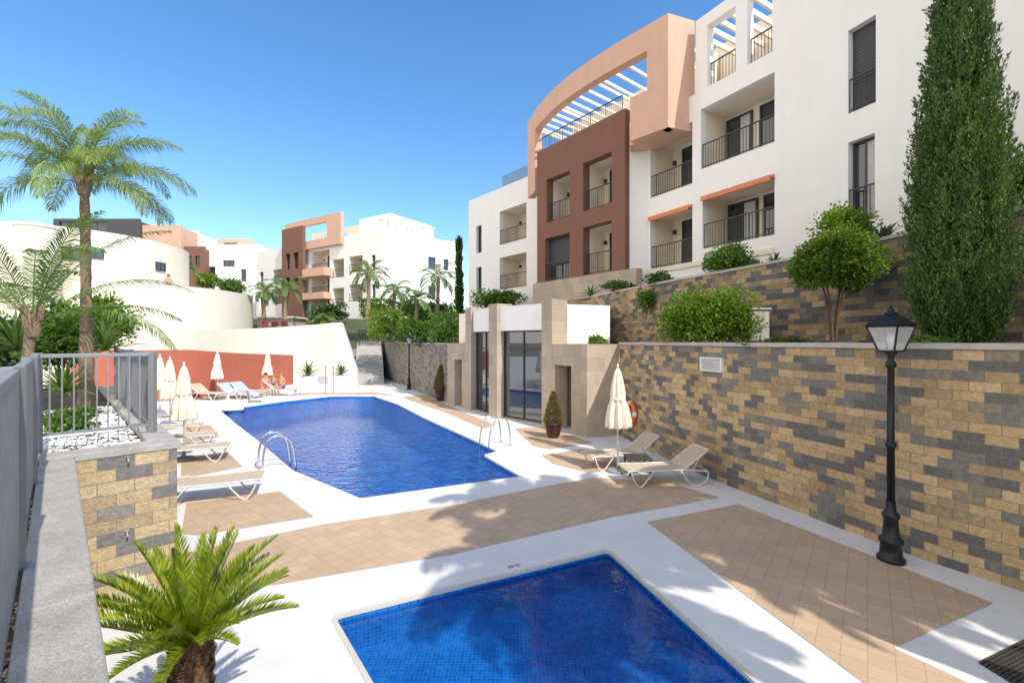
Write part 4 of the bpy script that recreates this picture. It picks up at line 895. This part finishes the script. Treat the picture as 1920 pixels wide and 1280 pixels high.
m=MB(); m.box(.5,1.0,-.24,.24,.28,.34); m.hexa([(.5,-.24,.34),(.56,-.24,.34),(.56,.24,.34),(.5,.24,.34)],[(.42,-.24,.82),(.48,-.24,.82),(.48,.24,.82),(.42,.24,.82)]); m.build('seat',STONEB,t,False,bevel=.02)
def pot_proto():
    t=thing('potted_conifer','dry cone shaped conifer in maroon pot beside pavilion doorway','potted plant',(1.25,13.75,0),0,'potted cone conifers'); L=False
    m=MB(); lathe(m,[(.15,0),(.20,.1),(.24,.28),(.245,.40),(.27,.41),(.27,.46),(.23,.46),(.22,.42)],(0,0,0),20); m.build('pot',POT,t,L,True)
    m=MB(); lathe(m,[(.22,.40),(.02,.42)],(0,0,0),16); m.build('soil',SOIL,t,L)
    m=MB(); r=random.Random(5)
    for i in range(2600):
        z=r.random()**1.3; rr=.29*(1-z)**.7*(.55+.5*r.random()); a=r.uniform(0,6.283); p=Vector((rr*math.cos(a),rr*math.sin(a),.45+z*.92)); leaf(m,p,(Vector((math.cos(a)*.7,math.sin(a)*.7,.8))+rdir(r)*.5).normalized(),.07,.014,r)
    m.build('foliage',LF_OLIVE,t,L); m=MB(); tube(m,[(0,0,.4),(0,0,1.2)],[.03,.008],6); m.build('stem',TRUNK,t,L); return t
pc=pot_proto(); p=G(827,751); dup(pc,(p.x,p.y,0),1,'distant cone conifer in dark pot left of the pavilion',scale=1.25)
# ------------------------------------------------------------------ people
def person(label,loc,rz,h,sw,hair,sit=False):
    t=thing('person',label,'person',loc,rz); bm=bmesh.new(); sk=bm.verts.layers.skin.verify(); Vt={}
    def v(n,p,r,pa=None,root=False):
        x=bm.verts.new((p[0]*h,p[1]*h,p[2]*h)); x[sk].radius=(r*h,r*h); x[sk].use_root=root; Vt[n]=x
        if pa: bm.edges.new((Vt[pa],x))
    z=0 if not sit else -.25
    v('pel',(0,0,.53+z),.07,None,True); v('bel',(0,.005,.62+z),.066,'pel'); v('che',(0,.005,.73+z),.08,'bel'); v('nk',(0,0,.825+z),.03,'che'); v('h1',(0,-.008,.88+z),.046,'nk'); v('h2',(0,-.004,.945+z),.05,'h1')
    v('ns',(0,-.066,.905+z),.008,'h1')
    for s,a in ((-1,'l'),(1,'r')):
        v(a+'sh',(s*.098,.005,.785+z),.034,'che'); v(a+'el',(s*.135,.02,.63+z),.024,a+'sh')
        wr=(s*.145,-.03,.49+z) if not sit else (s*.09,-.12,.53+z)
        v(a+'wr',wr,.016,a+'el'); hd=(wr[0],wr[1]-.01,wr[2]-.035); v(a+'hd',hd,.016,a+'wr')
        for k in range(4): v(a+'f%d'%k,(hd[0]+s*.004*k-.004,hd[1]-.012+k*.010,hd[2]-.035+abs(k-1)*.004),.0045,a+'hd')
        v(a+'th',(hd[0]-s*.012,hd[1]-.024,hd[2]-.006),.0055,a+'hd')
        v(a+'hp',(s*.048,0,.50+z),.056,'pel')
        if sit: kn=(s*.07,-.24,.27); an=(s*.07,-.22,.045); toe=(s*.075,-.30,.018)
        else: kn=(s*.05,-.008,.28); an=(s*.05,.012,.045); toe=(s*.058,-.075,.016)
        v(a+'kn',kn,.037,a+'hp'); v(a+'cf',tuple((Vector(kn)*.6+Vector(an)*.4)+Vector((0,.012,0))),.03,a+'kn'); v(a+'an',an,.02,a+'cf'); v(a+'to',toe,.018,a+'an')
    me=bpy.data.meshes.new('body'); bm.to_mesh(me)
    o=bpy.data.objects.new('body',me); C.objects.link(o); o.parent=t; o.modifiers.new('s','SKIN'); q=o.modifiers.new('u','SUBSURF'); q.levels=1; q.render_levels=1
    dg=bpy.context.evaluated_depsgraph_get(); m2=bpy.data.meshes.new_from_object(o.evaluated_get(dg)); o.modifiers.clear(); o.data=m2; m2.materials.clear(); m2.materials.append(SKIN); m2.polygons.foreach_set('use_smooth',[True]*len(m2.polygons)); bm.free()
    m=MB(); lathe(m,[(.083*h,.47*h+z*h),(.092*h,.5*h+z*h),(.09*h,.55*h+z*h),(.078*h,.59*h+z*h)],(0,0,0),16,lambda a,zq:1+.28*abs(math.cos(a)))
    m.build('swimwear',sw,t,False,True)
    m=MB(); lathe(m,[(.056*h,.905*h+z*h),(.064*h,.94*h+z*h),(.058*h,.975*h+z*h),(.035*h,1.0*h+z*h),(.003*h,1.008*h+z*h)],(0,.012*h,0),14); m.build('hair',hair,t,False,True)
    return t
p=G(498,741); person('person seated on far lounger in red swimwear, left of three bathers',(p.x,p.y,.02),.4,1.6,SWR,HAIR,True)
p=G(513,740); person('small child standing between two seated bathers at far end',(p.x,p.y,0),-.2,1.12,SWB,HAIRB)
p=G(528,740); person('person seated at far end in blue swimwear, right of three bathers',(p.x,p.y,.02),-.3,1.6,SWB,HAIRB,True)
person('bare chested person standing on curved cream terrace roof',(-26.35,34.9,6.30),.7,1.75,SWD,HAIR)
# ------------------------------------------------------------------ vegetation
def cypress(label,base,h,rad,n,seed,mat,name='cypress_tree',size=.13,tl=.65,per=34,lw=.17):
    r=random.Random(seed); t=thing(name,label,'tree',base); b=Vector(base); m=MB(); tube(m,[b,b+Vector((0,0,h*.5)),b+Vector((0,0,h*.95))],[rad*.14,rad*.08,.01],8); m.build('trunk',TRUNK,t)
    m=MB(); prof=lambda q:(min(1,.66+q*3.0) if q<.11 else (1.0 if q<.26 else max(.03,1-.97*((q-.26)/.74)**1.05)))
    tufts=[]
    for i in range(int(n/per)):
        q=r.random()**1.2; a=r.uniform(0,6.283); k=r.uniform(.6,1.35); out=r.uniform(.55,.96)+(.16*r.random() if r.random()<.25 else 0); rr=rad*prof(q)*out; tufts.append((Vector((rr*math.cos(a),rr*math.sin(a),q*h*.94+.1)),a,k,r.uniform(.12,.38)))
    for i in range(n):
        c,a,k,o_=r.choice(tufts); x=r.random(); up=Vector((math.cos(a)*o_,math.sin(a)*o_,1)).normalized()
        p=b+c+up*(x-.4)*tl*k+rdir(r)*(.10*(1.08-x)*rad/.6*k)
        d=(up+rdir(r)*.5).normalized(); l=size*r.uniform(.7,1.5); leaf(m,p,d,l,l*lw,r)
    for i in range(n//16):
        q=r.random(); a=r.uniform(0,6.28); rr=rad*prof(q)*.6*math.sqrt(r.random()); leaf(m,b+Vector((rr*math.cos(a),rr*math.sin(a),q*h*.95)),(Vector((0,0,1))+rdir(r)*.6).normalized(),size*3.6,size*1.1,r)
    m.build('crown',mat,t); return t
cypress('tall green cypress in front of white building at right',(6.64,6.75,2.76),7.7,.60,100000,3,LF_CYP,size=.055,tl=.48,per=70,lw=.14)
def round_tree(label,base,hc,rad,n,size,mat,seed):
    r=random.Random(seed); t=thing('round_tree',label,'tree',base); b=Vector(base); c=b+Vector((0,0,hc)); m=MB()
    for i in range(4):
        a=i*1.57+.4; d=Vector((math.cos(a),math.sin(a),0)); tube(m,catmull([b+d*.03,b+d*.07+Vector((0,0,hc*.35)),b+d*rad[0]*.25+Vector((0,0,hc*.72)),c+d*rad[0]*.5],4),[.04,.035,.032,.03,.028,.025,.022,.02,.018,.016,.014,.012,.01],6)
    m.build('trunk',TRUNK,t); m=MB(); foliage(m,c,rad,n,size,r,56,.20); m.build('crown',mat,t)
round_tree('small round clipped tree on bare trunks above block wall',(6.22,8.8,2.76),1.66,(.80,.76,.62),12500,.066,LF_ROUND,8)
bush('hedge_shrub','wide rounded green hedge above right block wall',(4.45,11.2,3.42),(.78,.75,.66),8000,.068,LF_LIME,cat='hedge')
bush('hedge_shrub','right half of green hedge next to grey cabinet',(5.3,11.0,3.45),(.72,.7,.68),7000,.068,LF_LIME,cat='hedge')
bush('shrub','dark green shrub on upper wall below ground floor balcony',(6.35,13.3,5.2),(.72,.6,.5),3600,.075,LF_MID)
bush('flowering_shrub','lime shrub atop upper wall beside agave near lower window',(7.75,10.5,5.4),(.62,.55,.62),3600,.075,LF_LIME)
bush('shrub','green shrub at right edge beyond the cypress',(9.3,8.2,5.6),(.6,.6,.75),3000,.075,LF_MID)
bush('shrub','small dark shrub on upper wall under loggias',(5.0,15.6,5.0),(.45,.4,.3),1000,.07,LF_DARK)
bush('shrub','low dark creeping shrub on upper wall in front of plinth',(4.3,17.6,5.0),(.9,.4,.22),1300,.07,LF_DARK)
rosette('agave','small grey green agave on upper wall right of dark shrub',(7.0,12.1,4.86),22,.42,.07,LF_AGAVE,seed=2)
rosette('agave','spiky agave on upper wall between lime shrub and cypress',(8.05,9.9,4.95),34,.62,.08,LF_AGAVE,seed=3)
rosette('agave','small agave in front of stone plinth of brown block',(3.4,19.6,4.8),24,.6,.07,LF_DARK,seed=4)
bush('shrub','trailing plant hanging on upper wall left of hedge',(4.55,15.4,4.3),(.3,.25,.45),700,.08,LF_MID)
bush('low_shrub','low green bed at foot of cypress on wall top',(5.95,6.5,2.9),(.5,.25,.07),700,.04,LF_MID,cat='plant')
bush('low_shrub','low green bed at top of wall below round tree',(5.2,8.7,2.88),(.8,.25,.07),900,.04,LF_MID,cat='plant')
bushpx('shrub','small green plant on low roof of pavilion',1100,1138,630,648,14.9,500,.07,LF_MID)
bushpx('hedge_shrub','clipped hedge in front of far white wing',884,986,545,578,27.0,2600,.13,LF_MID,cat='hedge',dy=.9)
bushpx('hedge_shrub','dark tall hedge left of pavilion column',812,868,590,648,24.5,2400,.13,LF_MID,True,cat='hedge',dy=1.2)
bushpx('hedge_shrub','bright clipped hedge above far stone wall',700,750,583,640,31.5,2400,.15,LF_LIME,True,cat='hedge',dy=1.2)
bushpx('hedge_shrub','bright square hedge below far white building',684,735,563,597,40,1800,.17,LF_LIME,True,cat='hedge',dy=1.5)
bushpx('shrub','leafy shrub among banana plants by far wall',745,812,598,650,29,1800,.16,LF_MID)
bushpx('shrub','dark shrub group below balconies of far building',575,655,572,602,46,1600,.25,LF_DARK)
bushpx('shrub','dense dark shrub group under far palms',735,875,560,610,44,2600,.25,LF_DARK)
bushpx('shrub','green shrub on left of rooftop behind curved drum',364,412,513,540,50,900,.25,LF_LIME)
bushpx('shrub','green shrub on right of rooftop behind curved drum',412,462,524,550,50,900,.25,LF_MID)
bushpx('shrub','big dense shrub behind queen palm in left planter',60,170,575,700,11.5,4800,.11,LF_MID)
bushpx('shrub','bright round shrub right of queen palm trunk',150,236,553,655,13,4200,.11,LF_LIME)
bushpx('shrub','dark shrub mass at left edge behind grey fence',-60,70,600,700,13,3600,.13,LF_DARK)
bushpx('ground_cover','low leafy ground cover in planter behind fence corner',82,172,768,815,6.6,1200,.05,LF_MID,cat='plant',dy=.4)
bushpx('shrub','low dark shrub spilling over top of far stone wall',775,838,628,654,25.5,1200,.10,LF_DARK)
for i,(u,v,Y,L,lab) in enumerate(((715,641,28.6,.8,'agave on top of far stone wall near the stairs'),(757,643,27.6,.7,'agave on far stone wall behind small lamp'),(800,645,25.6,.7,'agave on far stone wall left of dark hedge'))):
    p=P(u,v,Y); rosette('agave',lab,(p.x+.5,Y,2.8),26,L,.11,LF_AGAVE,.1,1.4,.5,seed=40+i)
for i,(u,v,Y,lab) in enumerate(((745,638,30.5,'left banana plant above far stone wall'),(775,640,29.5,'right banana plant above far stone wall'),(795,600,40,'tall banana plant below far building'))):
    p=P(u,v,Y); rosette('banana_plant',lab,(p.x,Y,p.z),12,2.0,.5,LF_MID,.5,1.4,1.0,seed=10+i)
for i,(u,v,Y,L,lab) in enumerate(((578,705,26.5,1.0,'cycad in white planter left of notice board'),(640,703,26.6,.9,'cycad in white planter right of notice board'),(195,660,9.3,.8,'fan shaped yucca beside palm trunk in left planter'),(120,740,7.6,.6,'spiky low plant at foot of queen palm'),(30,660,9,.9,'spiky yucca near left edge behind fence'))):
    p=P(u,v,Y); rosette('spiky_plant',lab,(p.x,Y,p.z),40,L,.07,LF_FROND if i>1 else LF_MID,.0,1.4,.6,seed=20+i)
palm('tall queen palm with feathery crown in left planter',(-7.62,8.15,1.6),P(158,330,8.15),27,1.78,112,.44,.0105,1.75,5,(.125,.082,.068),ld=1.4,elr=(.1,1.54),pl=.5)
palm('low broad leaved palm at left edge behind fence',(-7.9,7.3,1.6),P(62,590,7.3),14,2.45,54,.40,.022,1.25,12,(.09,.07,.07),LF_FROND,elr=(.35,1.35),ld=.7)
for i,(u,vc,vb,Y,L,lab) in enumerate(((690,512,600,38,2.2,'palm in front of corner of far white building'),(535,540,600,42,2.3,'larger palm before brown block of far building'),(495,545,600,43,1.8,'leftmost small palm before far building'),(738,545,600,40,1.8,'small palm below right face of far building'),(820,520,600,38,2.4,'palm left of slim distant cypress'),(780,560,610,36,1.8,'short palm behind banana plants'),(345,502,540,52,1.8,'small palm on roof behind curved drum'),(606,600,625,38,1.4,'short palm beside far cream wall'))):
    p=P(u,vb,Y); palm(lab,(p.x,Y,p.z),P(u+2,vc,Y),15,L,22,.55,.07,1.9,30+i,(.2,.15,.15),LF_FROND,group='palms below far building',skirt=False)
p=P(861,595,34); cypress('slim distant cypress between the two apartment buildings',(p.x,34,p.z),6.0,.26,3500,6,LF_DARK,size=.16,tl=.5)
# foreground cycad
t=thing('cycad','bright green cycad with brown trunk in left foreground','cycad',(-2.03,2.88,0)); r=random.Random(21); top=Vector((-2.03,2.88,1.0))
m=MB(); lathe(m,[(.10,0),(.105,.5),(.11,.84),(.10,.97),(.04,1.03)],(-2.03,2.88,0),24,lambda a,z:1+.06*math.sin(7*a+z*25))
m.build('trunk',SHAG,t)
m=MB()
for i in range(1300):
    a=r.uniform(0,6.283); z=r.uniform(.3,.97); p=Vector((-2.03+.10*math.cos(a),2.88+.10*math.sin(a),z)); d=Vector((math.cos(a)*.75,math.sin(a)*.75,1+r.uniform(-.2,.4))).normalized(); leaf(m,p,d,.05*r.uniform(.7,1.3),.010,r)
m.build('leaf_scales',SHAG,t)
m=MB(); NF=46
for i in range(NF):
    az=i*2.39996+r.uniform(-.15,.15); e=1.44-1.10*(i/NF)**.85+r.uniform(-.07,.07)
    frond(m,top+Vector((math.cos(az)*.04,math.sin(az)*.04,0)),az,e,.67*r.uniform(.88,1.08),.48*r.uniform(.5,1.3),58,.118,.0135,.2,r,.75,0,.08,.010,False,0,(54,24))
m.build('crown',LF_CYC,t)
# palms beside and behind the viewpoint that shade the near deck
for i,(x,y,zb,h,L,lab) in enumerate(((4.9,.9,0,7.4,2.0,'tall palm beside viewpoint shading paddling pool'),(8.7,1.2,2.7,7.6,2.3,'tall palm on terrace right of viewpoint shading right paving'),(9.9,2.3,2.7,7.4,2.0,'tall palm on terrace shading foot of block wall'),(6.9,2.5,0,7.9,2.3,'tall palm by block wall shading middle paving'),(5.3,2.7,0,7.9,2.1,'second palm by viewpoint shading central paving'))):
    palm(lab,(x,y,zb),(x+.1,y,h),34,L,56,.52,.06,1.9,60+i,(.2,.15,.14),elr=(-.4,1.3))
